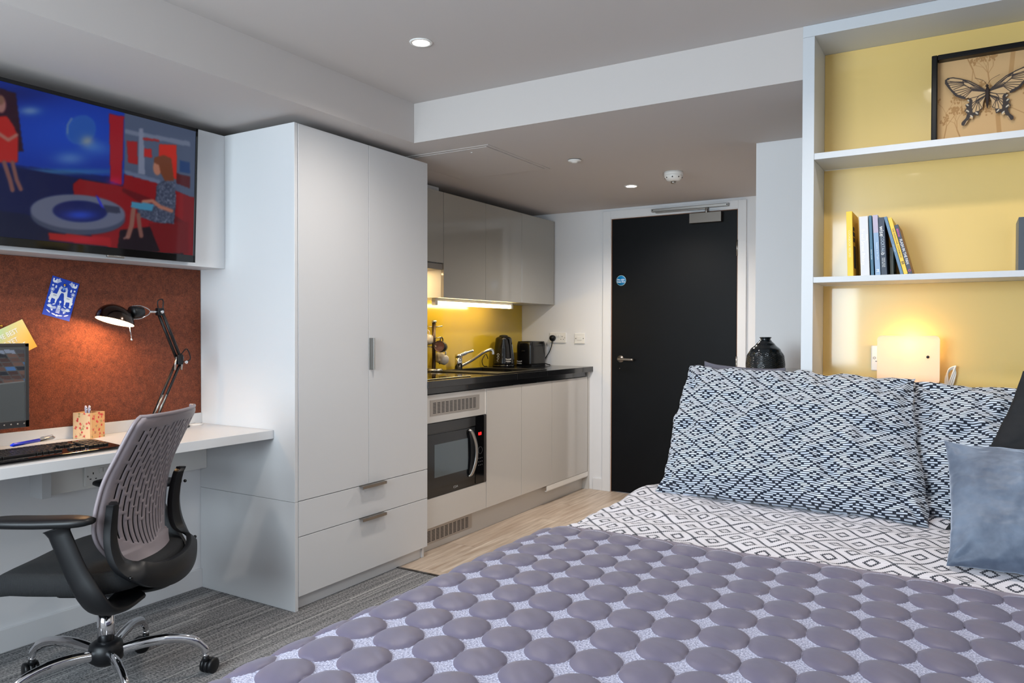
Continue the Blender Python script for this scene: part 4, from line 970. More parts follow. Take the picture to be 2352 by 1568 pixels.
# ------------------------------------------------------------------ ceiling fittings
for x, y, z, lb, pw in ((1.273, 2.307, HC, 'round recessed downlight glowing in the main ceiling', 40), (1.253, 4.471, HS, 'small recessed downlight glowing in the lower ceiling near the door', 62),
                    (1.273, .3, HC, 'added unseen fill downlight above the near end of the desk', 46), (2.75, .3, HC, 'added unseen fill downlight above the foot of the bed', 30), (2.95, 2.307, HC, 'added unseen fill downlight above the pillows', 30)):  # these last three are unseen downlights added as fill light
    t = thing('downlight', lb, 'ceiling light', (x, y, z), group='recessed downlights')
    MB().lathe([(.033, -.004), (.043, -.004), (.045, -.0005), (.033, -.0005)], (x, y, z), 36, closed=True).build('bezel', M_white, t)
    MB().lathe([(0, -.0012), (.033, -.0012), (.033, -.0035), (0, -.0035)], (x, y, z), 32).build('lamp_lens', mat('downlight_glow', (255, 250, 240), .4, emit=12, ecol=(255, 238, 215)), t)
    spot((x, y, z-.012), pw)
t = thing('smoke_detector', 'white domed smoke detector on the lower ceiling', 'smoke detector', (1.622, 4.206, HS))
MB().lathe([(0, -.0005), (.054, -.0005), (.054, -.022), (0, -.022)], (1.622, 4.206, HS), 40).build('base', M_white, t)
MB().lathe([(.05, -.0225), (.052, -.03), (.036, -.05), (.018, -.054), (0, -.054)], (1.622, 4.206, HS), 40).build('dome', M_white, t)
MB().lathe([(0, -.0542), (.015, -.0542), (.014, -.066), (0, -.069)], (1.622, 4.206, HS), 24).build('sensor', M_steel, t)
for k in range(8):
    a = k*PI/4+.2; cx_, cy_ = 1.622+.0475*math.cos(a), 4.206+.0475*math.sin(a)
    MB().ball((cx_, cy_, HS-.034), .004, 6, (1, 1, 1.2)).build('vent_slot', M_ink, t)
t = thing('ceiling_sensor', 'flat round white disc fitting on the lower ceiling beside hatch', 'ceiling sensor', (1.27, 3.637, HS))
MB().lathe([(0, -.0005), (.036, -.0005), (.036, -.003), (0, -.003)], (1.27, 3.637, HS), 36).build('gasket', M_ink, t)
MB().lathe([(0, -.0031), (.037, -.0031), (.034, -.008), (.018, -.012), (.016, -.016), (0, -.016)], (1.27, 3.637, HS), 36).build('cover', M_white, t)

# ------------------------------------------------------------------ shelf unit
su = thing('shelf_unit', 'tall grey open shelf unit with yellow back above the bed', 'shelf unit', (3.14, 3.0, 0))
XU = 3.715
box('side_panel', M_shelf, su, 2.5607, 2.9067, 0, 2.6013, 3.1575, 2.2755, bev=.001)
box('side_panel', M_shelf, su, XU-.04, 2.9067, 0, XU, 3.1575, 2.2755, bev=.001)
box('top_board', M_shelf, su, 2.5607, 2.9067, 2.276, XU, 3.1575, HC-.0005, bev=.001)
box('shelf', M_shelf, su, 2.6018, 2.9075, 1.8295, XU-.0405, 3.1325, 1.8523, bev=.001)
box('shelf', M_shelf, su, 2.6018, 2.9075, 1.3835, XU-.0405, 3.1325, 1.4042, bev=.001)
for z0, z1 in ((1.853, 2.2755), (1.4048, 1.829), (.62, 1.383)): box('back_panel', M_yellow, su, 2.6018, 3.133, z0, XU-.0405, 3.145, z1, bev=0)
box('lower_back', M_shelf, su, 2.6018, 3.133, 0, XU-.0405, 3.145, .6195, bev=0)
# ledge
lg = thing('ledge', 'white boxed ledge at the bed head carrying the black vase', 'ledge', (2.37, 3.35, 0))
box('ledge_top', M_lam, lg, 2.192, 2.95, .945, 2.5595, 3.7595, .965)
box('front_board', M_lam, lg, 2.192, 2.955, 0, 2.5595, 2.973, .9445)
box('side_board', M_lam, lg, 2.192, 2.974, 0, 2.21, 3.7595, .9445)
box('upstand', M_lam, lg, 2.192, 3.76, .90, 3.0, 3.7715, 1.029)
# vase
def vasef(u, v):
    z = .215*v
    P_ = [(0, .055), (.05, .070), (.2, .081), (.45, .0835), (.62, .079), (.75, .064), (.86, .040), (.93, .026), (.955, .021), (.97, .021), (1, .026)]
    for (a0, r0), (a1, r1) in zip(P_, P_[1:]):
        if v <= a1: t = (v-a0)/(a1-a0); t = t*t*(3-2*t)*.5+t*.5; r_ = r0+(r1-r0)*t; break
    a = u*2*PI
    if v < .72:
        zig = abs(((u*16) % 1)-.5)*2; ph = (v*26+zig*1.1) % 1; r_ += -.0022*(1 if ph < .35 else 0)*min(1, (.72-v)*20)
    return Vector((VX+r_*math.cos(a), VY+r_*math.sin(a), (.9655+z)))
VX, VY = 2.32, 3.42
m = MB(); m.surf(320, 170, vasef, wrapu=True); m._add([vasef(i/320, 0) for i in range(320)], [tuple(range(320))], True)
bmesh.ops.remove_doubles(m.bm, verts=m.bm.verts, dist=.0001)
vs_ = m.build('vase', mat('black_glaze', (10, 20, 26), .09, coat=.5), None); vs_.location = (0, 0, 0)
md = vs_.modifiers.new('Solidify', 'SOLIDIFY'); md.thickness = .003; md.offset = -1
tag(vs_, 'black glazed vase with chevron relief on the white ledge', 'vase')

# books ------------------------------------------------------------------
def book(label, xb, wd, hgt, lean, col, depth=.17, y=2.935, txt=None, zs=1.4045, cover=None, rough=.45):
    """spine faces -y, lower-left spine corner at (xb,y,zs), leaning to the left by angle lean"""
    t = thing('book', label, 'book', (xb, y, zs), 0, 'books on the middle shelf')
    t.rotation_euler = (0, -lean, 0)
    if lean > 0: t.location.z += .0
    cm = mat('cover_'+label[:14].replace(' ', '_'), col, rough)
    e = .0022 if wd > .012 else .0012
    m = MB(); m.box(0, 0, 0, wd, e, hgt); m.box(0, e, 0, e, depth, hgt); m.box(wd-e, e, 0, wd, depth, hgt); m.build('cover', cm, t, local=True, bev=.0006)
    MB().box(e*1.02, e*1.02, .003, wd-e*1.02, depth-.003, hgt-.003).build('pages', mat('paper', (226, 220, 204), .8), t, local=True)
    if cover: MB().box(wd, .004, .002, wd+.0004, depth-.002, hgt-.002).build('front_cover', mat('art_'+label[:14].replace(' ', '_'), cover, .5, vary=.5, bscale=30), t, local=True)
    for (s_, zc_, sz, xo, tc, sx_) in (txt or []):
        text(s_, sz, (wd/2+xo, -.0004, hgt*zc_), (0, 0, -1), (1, 0, 0), mat('ink_%d_%d_%d' % tc, tc, .5), t, sx=sx_, local=True)
    return t
MB  # books from left to right
bt = book('thick yellow book with pale spine lettering, first on the left of the middle shelf', 2.7132, .0195, .232, .028, (226, 190, 40), txt=[('COOKBOOK RECIPES', .5, .010, -.001, (240, 226, 170), 1)], cover=(205, 150, 20))
MB().box(.0199, .012, .165, .0203, .05, .178).box(.0199, .008, .145, .0203, .06, .16).box(.0199, .014, .125, .0203, .06, .14).box(.0199, .02, .03, .0203, .07, .11).build('cover_print', M_ink, bt, local=True)
book('white book with pale mottled spine right of the thick yellow book', 2.7568, .0285, .211, .036, (206, 206, 210), txt=[('Bread Street Bakery', .48, .0155, -.004, (250, 250, 250), 1), ('Love', .64, .011, .009, (250, 250, 250), 1)])
book('slim teal blue book squeezed after the white book', 2.7895, .0095, .2125, .044, (52, 96, 122), txt=[('kitchen stories', .35, .006, 0, (210, 225, 235), 1)])
b4 = book('pale blue book with lilac band at top of spine', 2.8035, .0165, .213, .052, (134, 160, 190), txt=[('Seasons at the Table', .40, .0075, .002, (220, 232, 240), 1), ('M', .08, .013, 0, (240, 245, 250), 1)])
MB().box(.0002, -.0003, .15, .0163, .0006, .2128).build('spine_band', mat('lilac_band', (176, 166, 186), .5), b4, local=True)
book('navy hardback book lettered wise cocktails', 2.8223, .0185, .203, .055, (44, 54, 72), txt=[('wise', .76, .020, -.001, (244, 244, 246), 1), ('COCKTAILS', .52, .0145, 0, (170, 185, 200), .8), ('o', .37, .019, 0, (240, 240, 240), 1), ('DRINK YOUR\nWAY BETTER', .22, .0055, 0, (225, 228, 232), 1)])
b9 = book('small dark olive book with a pale stripe behind the leaning books', 2.847, .012, .10, .02, (52, 54, 40), depth=.12, y=2.97, txt=[])
MB().box(.0121, .03, .015, .0126, .045, .085).build('cover_stripe', mat('pale_stripe', (196, 206, 150), .5), b9, local=True)
ln = .258
book('slim grey and blue paperback leaning left', 2.8822, .0095, .210, ln, (92, 122, 150), txt=[('a b c d e f g h', .45, .005, 0, (210, 225, 235), 1)])
book('yellow paperback lettered hungover cookbook leaning left', 2.8932, .0122, .205, ln, (232, 190, 66), txt=[('THE HUNGOVER COOKBOOK', .55, .0075, 0, (90, 70, 30), 1.05), ('88', .2, .012, 0, (60, 50, 30), 1)], cover=(200, 160, 50))
b8 = book('dark slate book lettered flash in the pan, rightmost of the leaning books', 2.9068, .0125, .178, ln, (58, 62, 78), txt=[('FLASH IN THE PAN', .45, .0125, .0005, (244, 244, 246), .86), ('delicious', .84, .0105, 0, (226, 90, 170), .8), ('O', .07, .011, 0, (226, 90, 150), 1)], cover=(142, 100, 66))
rb = book('dark grey book standing at the right end of the middle shelf', 3.222, .03, .173, 0, (62, 70, 80))

# framed butterfly ---------------------------------------------------------
fr = thing('picture_frame', 'black box frame with a butterfly specimen on the top shelf', 'picture frame', (3.135, 3.03, 1.8525))
FX0, FX1, FZ0, FZ1, FY = 2.968, 3.302, 1.8526, 2.168, 3.012
m = MB()
for a in ((FX0, FZ0, FX0+.018, FZ1), (FX1-.018, FZ0, FX1, FZ1), (FX0+.018, FZ0, FX1-.018, FZ0+.018), (FX0+.018, FZ1-.018, FX1-.018, FZ1)): m.box(a[0], FY, a[1], a[2], FY+.045, a[3])
m.build('frame', mat('black_lacquer', (4, 4, 5), .35, spec=.25), fr, bev=.003)
AX0, AW = FX0+.018, FX1-FX0-.036; AH = FZ1-FZ0-.036
cv = Cv(230, int(230*AH/AW), (206, 166, 116))
BR = (172, 128, 78)
def branch(x, y, a, L, w_, dp):
    x2, y2 = x+L*math.cos(a), y-L*math.sin(a); cv.line([(x, y), (x2, y2)], w_, BR)
    if dp > 0:
        for k in range(2 if dp > 1 else 3): branch(x2, y2, a+RB.uniform(-.8, .8), L*RB.uniform(.55, .85), w_*.55, dp-1)
    else:
        for k in range(4): cv.ell(x2+RB.uniform(-.03, .03), y2+RB.uniform(-.03, .03), .008, .011, BR)
RB = random.Random(7)
cv.line([(.62, .95), (.60, .7), (.63, .5), (.72, .25), (.74, 0)], .045, (186, 142, 90))
branch(.72, .3, .7, .2, .02, 4); branch(.62, .5, 2.1, .2, .018, 4); branch(.06, .95, 1.4, .2, .01, 4); branch(.25, .95, 1.9, .15, .012, 4); branch(.95, .9, 2.0, .2, .012, 4); branch(.3, .0, -1.2, .15, .012, 3)
painted(cv, 'backing_print', (AX0, FY+.038, FZ1-.018), (1, 0, 0), (0, 0, 1), AW, pmat('backing_print', .75), fr)
# butterfly wings: thin sheets standing off the backing print
def C5(px_, py_): return (px_, py_)
ws = .33; BT = Vector((3.134-ws/2, FY+.022, 2.145)); cvb = Cv(320, 256, (198, 162, 116), asp=.8)
perspective_canvas(cvb, BT, Vector((1, 0, 0)), Vector((0, 0, 1)), ws, lambda x_: (x_-2120)*1516/232/1516, lambda y_: (y_-90)*1568/240/1516)
# mirror the drawing so that both halves follow the left wing
h_, w_ = cvb.h, cvb.w; cvb.X[:, w_-w_//2:] = cvb.X[:, :w_//2][:, ::-1]; cvb.Y[:, w_-w_//2:] = cvb.Y[:, :w_//2][:, ::-1]
def Q(*a): return [(x_/1516, y_/1516) for x_, y_ in a]
LW = Q((975, 800), (940, 760), (840, 690), (700, 620), (560, 585), (450, 568), (370, 580), (325, 615), (325, 670), (370, 730), (430, 800), (480, 855), (560, 890), (620, 902), (690, 880), (655, 920), (695, 950), (625, 985), (650, 1030), (615, 1080), (660, 1120), (640, 1180), (575, 1250), (572, 1290), (600, 1305), (640, 1285), (700, 1190), (745, 1210), (765, 1140), (835, 1150), (855, 1060), (895, 1045), (905, 960), (945, 860), (975, 860))
DK = (44, 30, 24); mk = cvb.polym(LW)
def bl_(w_, *a, c=DK): cvb.line(Q(*a), (w_*1.7 if w_ < 10 else w_*1.25)/1516, c)
bl_(52, (335, 650), (400, 765), (500, 858), (610, 890)); bl_(34, (335, 650), (345, 600), (380, 590)); bl_(20, (340, 590), (450, 575), (560, 592), (700, 628), (840, 698), (940, 775)); bl_(14, (600, 615), (700, 660), (850, 730), (930, 780))
for e in ((370, 630), (375, 655), (400, 690), (430, 725), (460, 755)): bl_(6, e, (610, 650+(e[1]-630)*.35))
for e in ((470, 780), (500, 815), (540, 845), (580, 870), (620, 885)): bl_(6, e, (730, 720+(e[1]-780)*.5), (935, 785))
bl_(7, (600, 630), (615, 680), (700, 730), (760, 760)); bl_(7, (600, 640), (690, 655), (780, 720), (935, 778)); bl_(6, (615, 690), (730, 740), (935, 785)); bl_(6, (370, 660), (600, 655)); bl_(6, (410, 640), (600, 640))
bl_(70, (700, 930), (690, 1010), (700, 1080), (650, 1180)); bl_(44, (650, 1180), (600, 1270)); bl_(56, (700, 1110), (760, 1140), (820, 1110)); bl_(20, (845, 1080), (885, 1045)); bl_(18, (660, 915), (650, 1000), (630, 1080))
for e in ((740, 960), (735, 1010), (740, 1060), (790, 1080), (850, 1060), (890, 1040)): bl_(6, e, (830, 900+(e[0]-740)*.2), (940, 840))
bl_(6, (925, 815), (840, 850), (800, 900), (790, 950), (830, 960), (935, 850)); bl_(6, (700, 890), (820, 860), (930, 805)); bl_(6, (905, 950), (940, 860))
for x_, y_ in ((665, 985), (672, 1078), (728, 1155), (805, 1108), (675, 918)): cvb.ell(x_/1516, y_/1516, 26/1516, 12/1516, (196, 184, 164), 1, .6)
bl_(5, *[(int(x_*1516), int(y_*1516)) for x_, y_ in LW])
painted(cvb, 'butterfly_wings', BT, (1, 0, 0), (0, 0, 1), ws, pmat('wing_print', .6), fr, mask=mk > .5)
MB().tube([(3.134, FY+.018, 2.038), (3.134, FY+.016, 2.028), (3.134, FY+.016, 2.010), (3.134, FY+.019, 1.985), (3.134, FY+.020, 1.966)], [.003, .006, .0065, .0045, .001], 12).ball((3.133, FY+.018, 2.042), .0045, 8).build('butterfly_body', mat('dark_fur', (48, 34, 28), .8), fr)
for s_ in (-1, 1): MB().tube(loop_pts([(3.133, FY+.018, 2.044), (3.133+s_*.012, FY+.018, 2.062), (3.133+s_*.036, FY+.018, 2.074)], 5), .0006, 6).build('antenna', MATS['dark_fur'], fr)

# wall lamp over the bed, socket, cord ---------------------------------------
M_opal = mat('opal_shade', (250, 236, 218), .35, emit=.14, ecol=(255, 200, 150))
nt_ = M_opal.node_tree; tr_ = nt_.nodes.new('ShaderNodeBsdfTranslucent'); tr_.inputs[0].default_value = (1, .86, .68, 1); mx_ = nt_.nodes.new('ShaderNodeMixShader'); mx_.inputs[0].default_value = .5
nt_.links.new(nt_.nodes['Principled BSDF'].outputs[0], mx_.inputs[1]); nt_.links.new(tr_.outputs[0], mx_.inputs[2]); nt_.links.new(mx_.outputs[0], nt_.nodes['Material Output'].inputs[0])
bl = thing('bedside_lamp', 'glowing square opal wall lamp on the yellow back panel', 'wall lamp', (2.905, 3.06, 1.1))
def rr(x0, z0, x1, z1, r_, n=6):
    o_ = []
    for cx_, cz_, a0 in ((x1-r_, z1-r_, 0), (x0+r_, z1-r_, 1), (x0+r_, z0+r_, 2), (x1-r_, z0+r_, 3)):
        for k in range(n+1): a = (a0+k/n)*PI/2; o_.append((cx_+r_*math.cos(a), cz_+r_*math.sin(a)))
    return o_
MB().prism(rr(2.801, 1.02, 3.001, 1.1925, .016), (0, 3.0405, 0), (1, 0, 0), (0, 0, 1), -.004).build('shade_front', M_opal, bl, bev=.001)
m = MB(); m.box(2.84, 3.09, 1.03, 2.96, 3.1325, 1.13); m.build('wall_mount', M_white, bl, bev=.004)
m = MB(); m.box(2.82, 3.046, 1.022, 2.985, 3.13, 1.028); m.build('lower_tray', M_white, bl)
MB().ball((2.905, 3.08, 1.155), .018, 8, (1.2, 1, 1)).build('bulb', mat('bed_bulb', (255, 235, 200), .4, emit=14, ecol=(255, 216, 150)), bl)
MB().cyl((2.964, 3.0398, 1.117), (2.964, 3.036, 1.117), .005).build('touch_switch', M_ink, bl)
point('bedside_glow', (2.905, 3.085, 1.165), .75, (1, .68, .36), .02)
sk2 = thing('wall_socket', 'pale double socket half behind the glowing bedside lamp', 'socket', (2.82, 3.1325, 1.108))
MB().box(2.773, 3.122, 1.06, 2.90, 3.1327, 1.155).build('face_plate', M_white, sk2, bev=.004)
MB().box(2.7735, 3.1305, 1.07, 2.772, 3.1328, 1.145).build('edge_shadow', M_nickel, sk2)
MB().lathe([(.0035, 0), (.0045, 0), (.0045, .0006), (.0035, .0006)], (2.785, 3.1215, 1.108), 20, Matrix(((1, 0, 0), (0, 0, -1), (0, 1, 0)))).box(2.788, 3.1213, 1.094, 2.796, 3.122, 1.0965).build('marks', M_ink, sk2)
cdp = []
for k in range(3):
    o_ = .006*k
    cdp += [(3.015+o_, 3.12, 1.0), (3.018+o_*.5, 3.118-.004*k, 1.045+.01*k), (3.035+o_, 3.116-.004*k, 1.072+.006*k), (3.048-o_*.3, 3.116-.004*k, 1.062+.006*k), (3.04-o_, 3.118, 1.02), (3.03, 3.12, .995)]
cd = MB().tube(loop_pts(cdp, 6), .0028, 8).build('coiled_cord', M_white); tag(cd, 'coiled white cord hanging beside the bedside lamp', 'cord')

# ------------------------------------------------------------------ bed
bd = thing('bed', 'low double bed base and mattress beneath the patterned bedding', 'bed', (2.8, 1.85, 0))
BX0, BX1, BY0, BY1 = 1.99, 3.66, .80, 2.88
box('bed_base', mat('grey_divan', (120, 120, 126), .9), bd, BX0, BY0, .1, BX1, BY1, .3, bev=.01)
box('mattress', mat('mattress_cover', (226, 226, 228), .9), bd, BX0+.02, BY0+.02, .3005, BX1-.02, BY1-.01, .545, bev=.03)
for x in (BX0+.1, BX1-.1):
    for y in (BY0+.1, BY1-.1): MB().cyl((x, y, 0), (x, y, .1), .03).build('leg', M_blackpl, bd)
def nz(x, y, s, seed=0): return noise.noise(Vector((x*s, y*s, seed)))
def cross(p, off, xr):  # p: arc length, 0 at start of the left rounding, positive = over the left side
    R_ = .1+off; LX = 2.05
    if p < 0: return LX-p, .6+off, 0, 1
    L = R_*PI/2
    if p < L: a = p/R_; return LX-R_*math.sin(a), .5+R_*math.cos(a), -math.sin(a), math.cos(a)
    return LX-R_, .5-(p-L), -1, 0
def fabric_pattern(g, uv, UW, RH, invert=False):
    """rows of woven dashes making small diamonds: u along the row, v across"""
    p = g.xyz(uv); u = g.m2('DIVIDE', p[0], UW); v = g.m2('DIVIDE', p[1], RH)
    r = g.m2('FLOOR', v); fv = g.m2('FRACT', v)
    def fmod(a, b): return g.m2('FLOORED_MODULO', a, b)
    r6 = fmod(r, 6.); r4 = fmod(r, 4.)
    x6 = g.m2('ABSOLUTE', g.m2('SUBTRACT', fmod(g.m2('ADD', u, 3.), 6.), 3.))   # distance to multiples of 6
    isL = g.m2('LESS_THAN', r6, .5)
    Lw = g.m2('LESS_THAN', x6, 2.5)
    odd = g.m2('GREATER_THAN', fmod(r, 2.), .5)
    c = g.m2('MULTIPLY', g.m2('GREATER_THAN', r4, 2.5), 2.)
    xd = g.m2('ABSOLUTE', g.m2('SUBTRACT', fmod(g.m2('ADD', g.m2('SUBTRACT', u, c), 2.), 4.), 2.))
    Dw = g.m2('LESS_THAN', xd, 1.5)
    dot = g.m2('MAXIMUM', g.m2('LESS_THAN', x6, .5), g.m2('GREATER_THAN', x6, 1.5))
    oddv = g.m2('MULTIPLY', odd, Dw); lv = g.m2('MULTIPLY', isL, Lw)
    ev = g.m2('MULTIPLY', g.m2('MULTIPLY', g.m2('SUBTRACT', 1., odd), g.m2('SUBTRACT', 1., isL)), dot)
    w_ = g.m2('ADD', g.m2('ADD', oddv, lv), ev)
    bar = g.m2('LESS_THAN', g.m2('ABSOLUTE', g.m2('SUBTRACT', fv, .5)), .29)
    return g.m2('MULTIPLY', w_, bar)
def cloth(name, kind, mir=False):
    g = NG(name, .85); uv = g.tc.outputs['UV']
    if kind == 'pillow':
        w_ = fabric_pattern(g, uv, .0098, .0064)
        g.col(g.mix(w_, (22, 32, 50), (218, 226, 238)))
    elif kind == 'duvet':
        UW, RH = .00433, .0053; p = g.xyz(uv)
        r = g.m2('FLOOR', g.m2('DIVIDE', p[1], RH)); fv = g.m2('FRACT', g.m2('DIVIDE', p[1], RH))
        sh = g.m2('MULTIPLY', g.m2('FLOORED_MODULO', r, 2.), 1.)
        u = g.m2('FLOOR', g.m2('DIVIDE', g.m2('ADD', g.m2('DIVIDE', p[0], UW), sh), 2.))
        # diamond distance on the quantised lattice
        du = g.m2('ABSOLUTE', g.m2('SUBTRACT', g.m2('FLOORED_MODULO', g.m2('SUBTRACT', g.m2('MULTIPLY', u, 2.), sh), 24.), 12.))
        dr = g.m2('ABSOLUTE', g.m2('SUBTRACT', g.m2('FLOORED_MODULO', r, 24.), 12.))
        d = g.m2('ADD', du, dr)
        out_ = g.m2('LESS_THAN', g.m2('ABSOLUTE', g.m2('SUBTRACT', d, 12.)), 1.01)
        ring = g.m2('LESS_THAN', g.m2('ABSOLUTE', g.m2('SUBTRACT', d, 4.)), 1.01)
        ring2 = g.m2('LESS_THAN', g.m2('ABSOLUTE', g.m2('SUBTRACT', d, 20.)), 1.01)
        dark = g.m2('MAXIMUM', g.m2('MAXIMUM', out_, ring), ring2)
        linev = g.m2('GREATER_THAN', g.m2('ABSOLUTE', g.m2('SUBTRACT', fv, .5)), .38)
        base = g.mix(g.m2('MULTIPLY', linev, .55), (214, 212, 220), (70, 72, 86))
        g.col(g.mix(dark, base, (36, 40, 54)))
    n_ = g.noise(g.tc.outputs['Object'], 900, 2); g.bump(n_, .3, .001)
    g.b.inputs['Sheen Weight'].default_value = .15
    return g.m
M_pil = cloth('dash_print_cotton', 'pillow'); M_duv = cloth('diamond_print_cotton', 'duvet')
# duvet
NY = 150; NP = 190; PX0 = -(XR-.05-2.05); PX1 = .42
def duv(u, v):
    p = PX0+(PX1-PX0)*u; y = .74+(2.90-.74)*v
    x, z, nx, nzv = cross(p, 0, 0)
    h_ = .014*nz(x, y, 3.2, 1)+.009*nz(x+.3*y, y*1.6, 9, 2) if y > 1.98 else -.01
    if y > 1.98: 
        h_ += .008*math.exp(-((y-2.42-.1*(x-2.6))/.06)**2)*(nz(x, y, 4, 5)+.3)
        h_ += .006*math.sin((x*1.0+y*1.6)*18+3*nz(x, y, 3, 8))*max(0, nz(x, y, 2.5, 9))*2.4
        t_ = min(1, (y-1.98)/.1); h_ = h_*t_-.01*(1-t_)
    if p > .15: h_ += .018*math.sin(y*16+2*nz(0, y, 2, 3))*min(1, (p-.15)/.2)
    if y > 2.78 and z > .5: z -= (y-2.78)*.12
    if y < .84: z -= ((.84-y)/.1)**2*.05
    return Vector((x+nx*h_, y, z+nzv*h_))
m = MB(); m.surf(NP, NY, duv, uvf=lambda a, b: ((PX0+(PX1-PX0)*a), 2.16*b))
dv = m.build('duvet', M_duv, None, solid=.006, fix=False); tag(dv, 'white and navy diamond patterned duvet cover on the bed', 'duvet')
# throw
g = NG('quilted_throw', .5)
uv = g.xyz(g.tc.outputs['UV'])
fx = g.m2('SUBTRACT', g.m2('FRACT', uv[0]), .5); fy = g.m2('SUBTRACT', g.m2('FRACT', uv[1]), .5)
dd = g.m2('SQRT', g.m2('ADD', g.m2('MULTIPLY', fx, fx), g.m2('MULTIPLY', fy, fy)))
disc = g.m2('LESS_THAN', dd, .485)
inb = g.m2('LESS_THAN', uv[1], .62)
disc = g.m2('MULTIPLY', disc, inb)
wv = g.noise(g.vec(g.m2('MULTIPLY', uv[0], 26.), g.m2('MULTIPLY', uv[1], 26.)), 1., 2)
gapc = g.mix(g.step(wv, .35, .65), (118, 121, 146), (182, 185, 208))
band = g.m2('GREATER_THAN', uv[1], .66)
gapc2 = g.mix(band, gapc, (120, 114, 130))
g.col(g.mix(disc, gapc2, (88, 84, 106)))
g.inp(g.b.inputs['Roughness'], g.m2('SUBTRACT', .85, g.m2('MULTIPLY', disc, .38)))
g.bump(g.m2('MULTIPLY', wv, g.m2('SUBTRACT', 1., disc)), .6, .003); g.b.inputs['Sheen Weight'].default_value = .1
TX0 = -(XR-.06-2.05); TX1 = .5; TY0, TY1 = .70, 2.045
def tuv(a, b):
    p = TX0+(TX1-TX0)*a; y = TY0+(TY1-TY0)*b; x = 2.05-p
    return ((x-2.451+.047-(1.965-y)*.10)/.094+40, (y-1.965+.0535)/.107-.0)
def thr(a, b):
    p = TX0+(TX1-TX0)*a; y = TY0+(TY1-TY0)*b
    x, z, nx, nzv = cross(p, .010, 0); uu, vv = tuv(a, b)
    d_ = math.hypot((uu % 1)-.5, (vv % 1)-.5)/.49
    puff = .0105*math.sqrt(max(0, 1-d_*d_)) if vv < .99 or True else 0
    if vv > 1: puff = 0
    h_ = puff+.006*nz(x, y, 2.3, 11)+.0012*nz(x+y, y, 40, 3)*(1 if d_ < .95 else 0)
    if b > .985: h_ -= .012*(b-.985)/.015
    if p > .15: h_ += .016*math.sin(y*13+2*nz(0, y, 2, 7))*min(1, (p-.15)/.2)
    if y < .84: z -= ((.84-y)/.14)**2*.05; 
    return Vector((x+nx*h_, y+.012*nz(x, 0, 3, 4)*b, z+nzv*h_))
m = MB(); m.surf(420, 270, thr, uvf=tuv)
th = m.build('bed_throw', g.m, None, solid=.008, fix=False); tag(th, 'mauve quilted throw with raised round discs over the bed foot', 'throw')

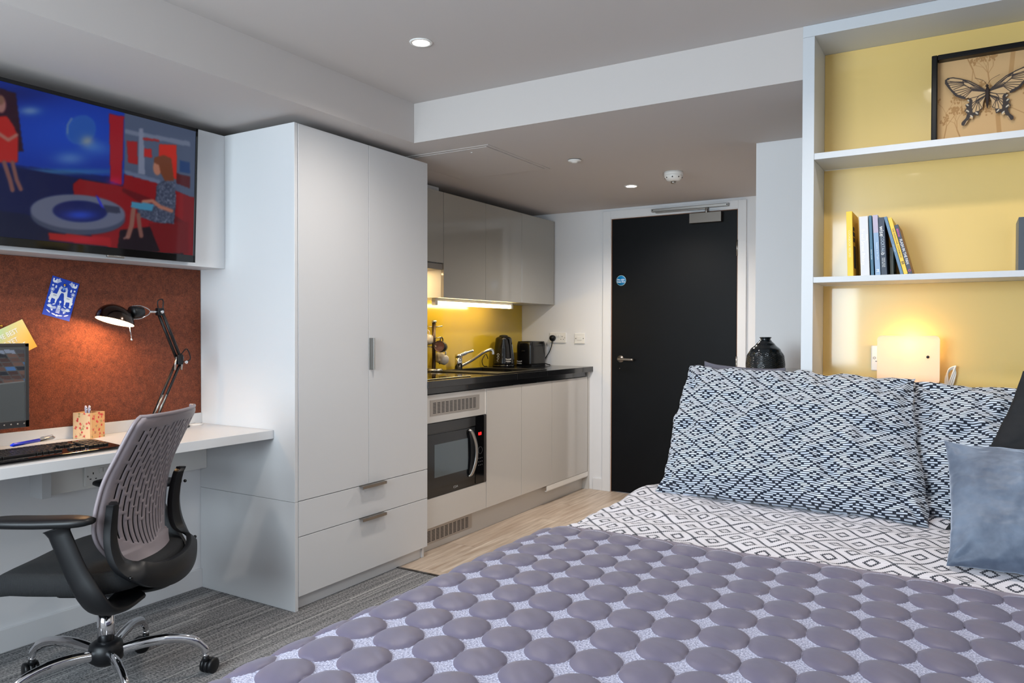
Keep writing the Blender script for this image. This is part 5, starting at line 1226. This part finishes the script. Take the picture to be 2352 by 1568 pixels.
# pillows -------------------------------------------------------------------
def pillow(name, label, cat, TL, TR, BL, BR, th_, m_, seed, flange=.0, wr=.008, uvs=(0, 0), back=.5, n=60, e=2.6, pinch=.03):
    TL, TR, BL, BR = map(Vector, (TL, TR, BL, BR))
    W_ = ((TR-TL).length+(BR-BL).length)/2; H_ = ((TL-BL).length+(TR-BR).length)/2
    nrm = (TR-TL+BR-BL).cross(TL-BL+TR-BR).normalized()   # faces the camera side (-y)
    ctr = (TL+TR+BL+BR)/4
    def f(side):
        def ff(u, v):
            s, t = 2*u-1, 2*v-1
            # edges pull in between the corners
            s2 = s*(1-pinch*(1-t*t)*abs(s)**2+.035*abs(s)**8*abs(t)**8); t2 = t*(1-(pinch*1.3 if t > 0 else pinch*.2)*(1-s*s)*abs(t)**2+.035*abs(s)**8*abs(t)**8)
            a, b = (s2+1)/2, (t2+1)/2
            p = BL.lerp(BR, a).lerp(TL.lerp(TR, a), b)
            k = max(0, (1-abs(s)**e))*max(0, (1-abs(t)**e)); k = k**.5*(1-.12*t)
            nzz = nz(s*W_*2+seed, t*H_*2, 4, seed)*wr*2.2*min(1, k*2)+nz(s*W_*3, t*H_*6+seed, 7, seed+2)*wr*min(1, k*3)
            # folds radiating from corners
            for cs, ct in ((-1, -1), (1, -1), (-1, 1), (1, 1)):
                dx_, dy_ = (s-cs)*W_/2, (t-ct)*H_/2; d_ = math.hypot(dx_, dy_)
                ang = math.atan2(dy_, dx_); nzz += wr*1.1*math.sin(ang*9+seed)*math.exp(-(d_/.12)**2)*min(1, d_/.03)
            hgt = th_*k*(1 if side > 0 else back)
            edge = (1-min(1, k*4)); wob = nz(s*4, t*4, 2, seed+5)*.012*edge; en = (max(abs(s), abs(t)))**4; p = p+(TR-TL).normalized()*(nz(t*3.1, seed, 1.7, seed+1)*.8*wr*en*abs(s)**2)+(TL-BL).normalized()*((nz(s*3.3, seed, 1.5, seed+3)*.8+nz(s*9, seed, 1.5, seed+4)*.15)*wr*en*abs(t)**2*(1 if t > 0 else .35))
            return p+nrm*(side*(hgt+ (nzz if k > .01 else 0)*(1 if side > 0 else .3))+wob*0)+nrm*wob
        return ff
    m = MB(); q = .35
    for sd_ in (1, -1):
        m.surf(n, int(n*H_/W_)+4, f(sd_), uvf=lambda a, b: (uvs[0]+a*W_, uvs[1]+b*H_))
    bmesh.ops.remove_doubles(m.bm, verts=m.bm.verts, dist=.0012)
    o = m.build(name, m_, None, subd=1); tag(o, label, cat, cat+'s at the head of the bed'); return o
pillow('pillow', 'large patterned navy and white pillow on the left of the bed', 'pillow', (2.15, 2.90, 1.065), (2.92, 2.87, 1.045), (2.10, 2.70, .602), (2.985, 2.67, .60), .112, M_pil, 2, n=120, wr=.017, back=.45, pinch=-.012)
pillow('pillow', 'patterned navy and white pillow behind the velvet cushion', 'pillow', (2.925, 2.935, 1.028), (3.69, 2.905, 1.0), (2.925, 2.76, .60), (3.68, 2.72, .60), .105, M_pil, 9, n=110, wr=.017, uvs=(.4, .2), back=.4, pinch=-.01)
M_grp = mat('grey_cotton', (92, 92, 104), .9, bump=.2)
pillow('pillow', 'plain dark grey pillow peeking out behind left patterned pillow', 'pillow', (2.19, 2.945, 1.088), (2.50, 2.945, 1.07), (2.18, 2.90, .64), (2.58, 2.90, .64), .03, M_grp, 5, n=30, wr=.002, back=.12)
M_blk = mat('black_cotton', (8, 11, 17), .8, bump=.2)
pillow('cushion', 'black cushion leaning behind the grey velvet cushion', 'cushion', (3.225, 2.66, 1.09), (3.62, 2.62, .98), (3.035, 2.60, .615), (3.46, 2.56, .60), .05, M_blk, 4, n=44, wr=.004, pinch=.03)
g = NG('grey_velvet', .55)
n1 = g.noise(g.tc.outputs['Object'], 9, 4, .6); n2 = g.noise(g.tc.outputs['Object'], 600, 2)
g.col(g.mix(g.step(n1, .35, .7), (66, 78, 98), (104, 118, 138))); g.bump(n2, .4, .001)
g.b.inputs['Sheen Weight'].default_value = .9; g.b.inputs['Sheen Roughness'].default_value = .35; g.b.inputs['Sheen Tint'].default_value = (.72, .82, 1, 1)
pillow('cushion', 'square blue-grey velvet cushion at the right of the bed', 'cushion', (3.03, 2.46, .895), (3.44, 2.44, .89), (3.045, 2.20, .615), (3.46, 2.19, .615), .065, g.m, 6, n=60, wr=.005, pinch=.045)
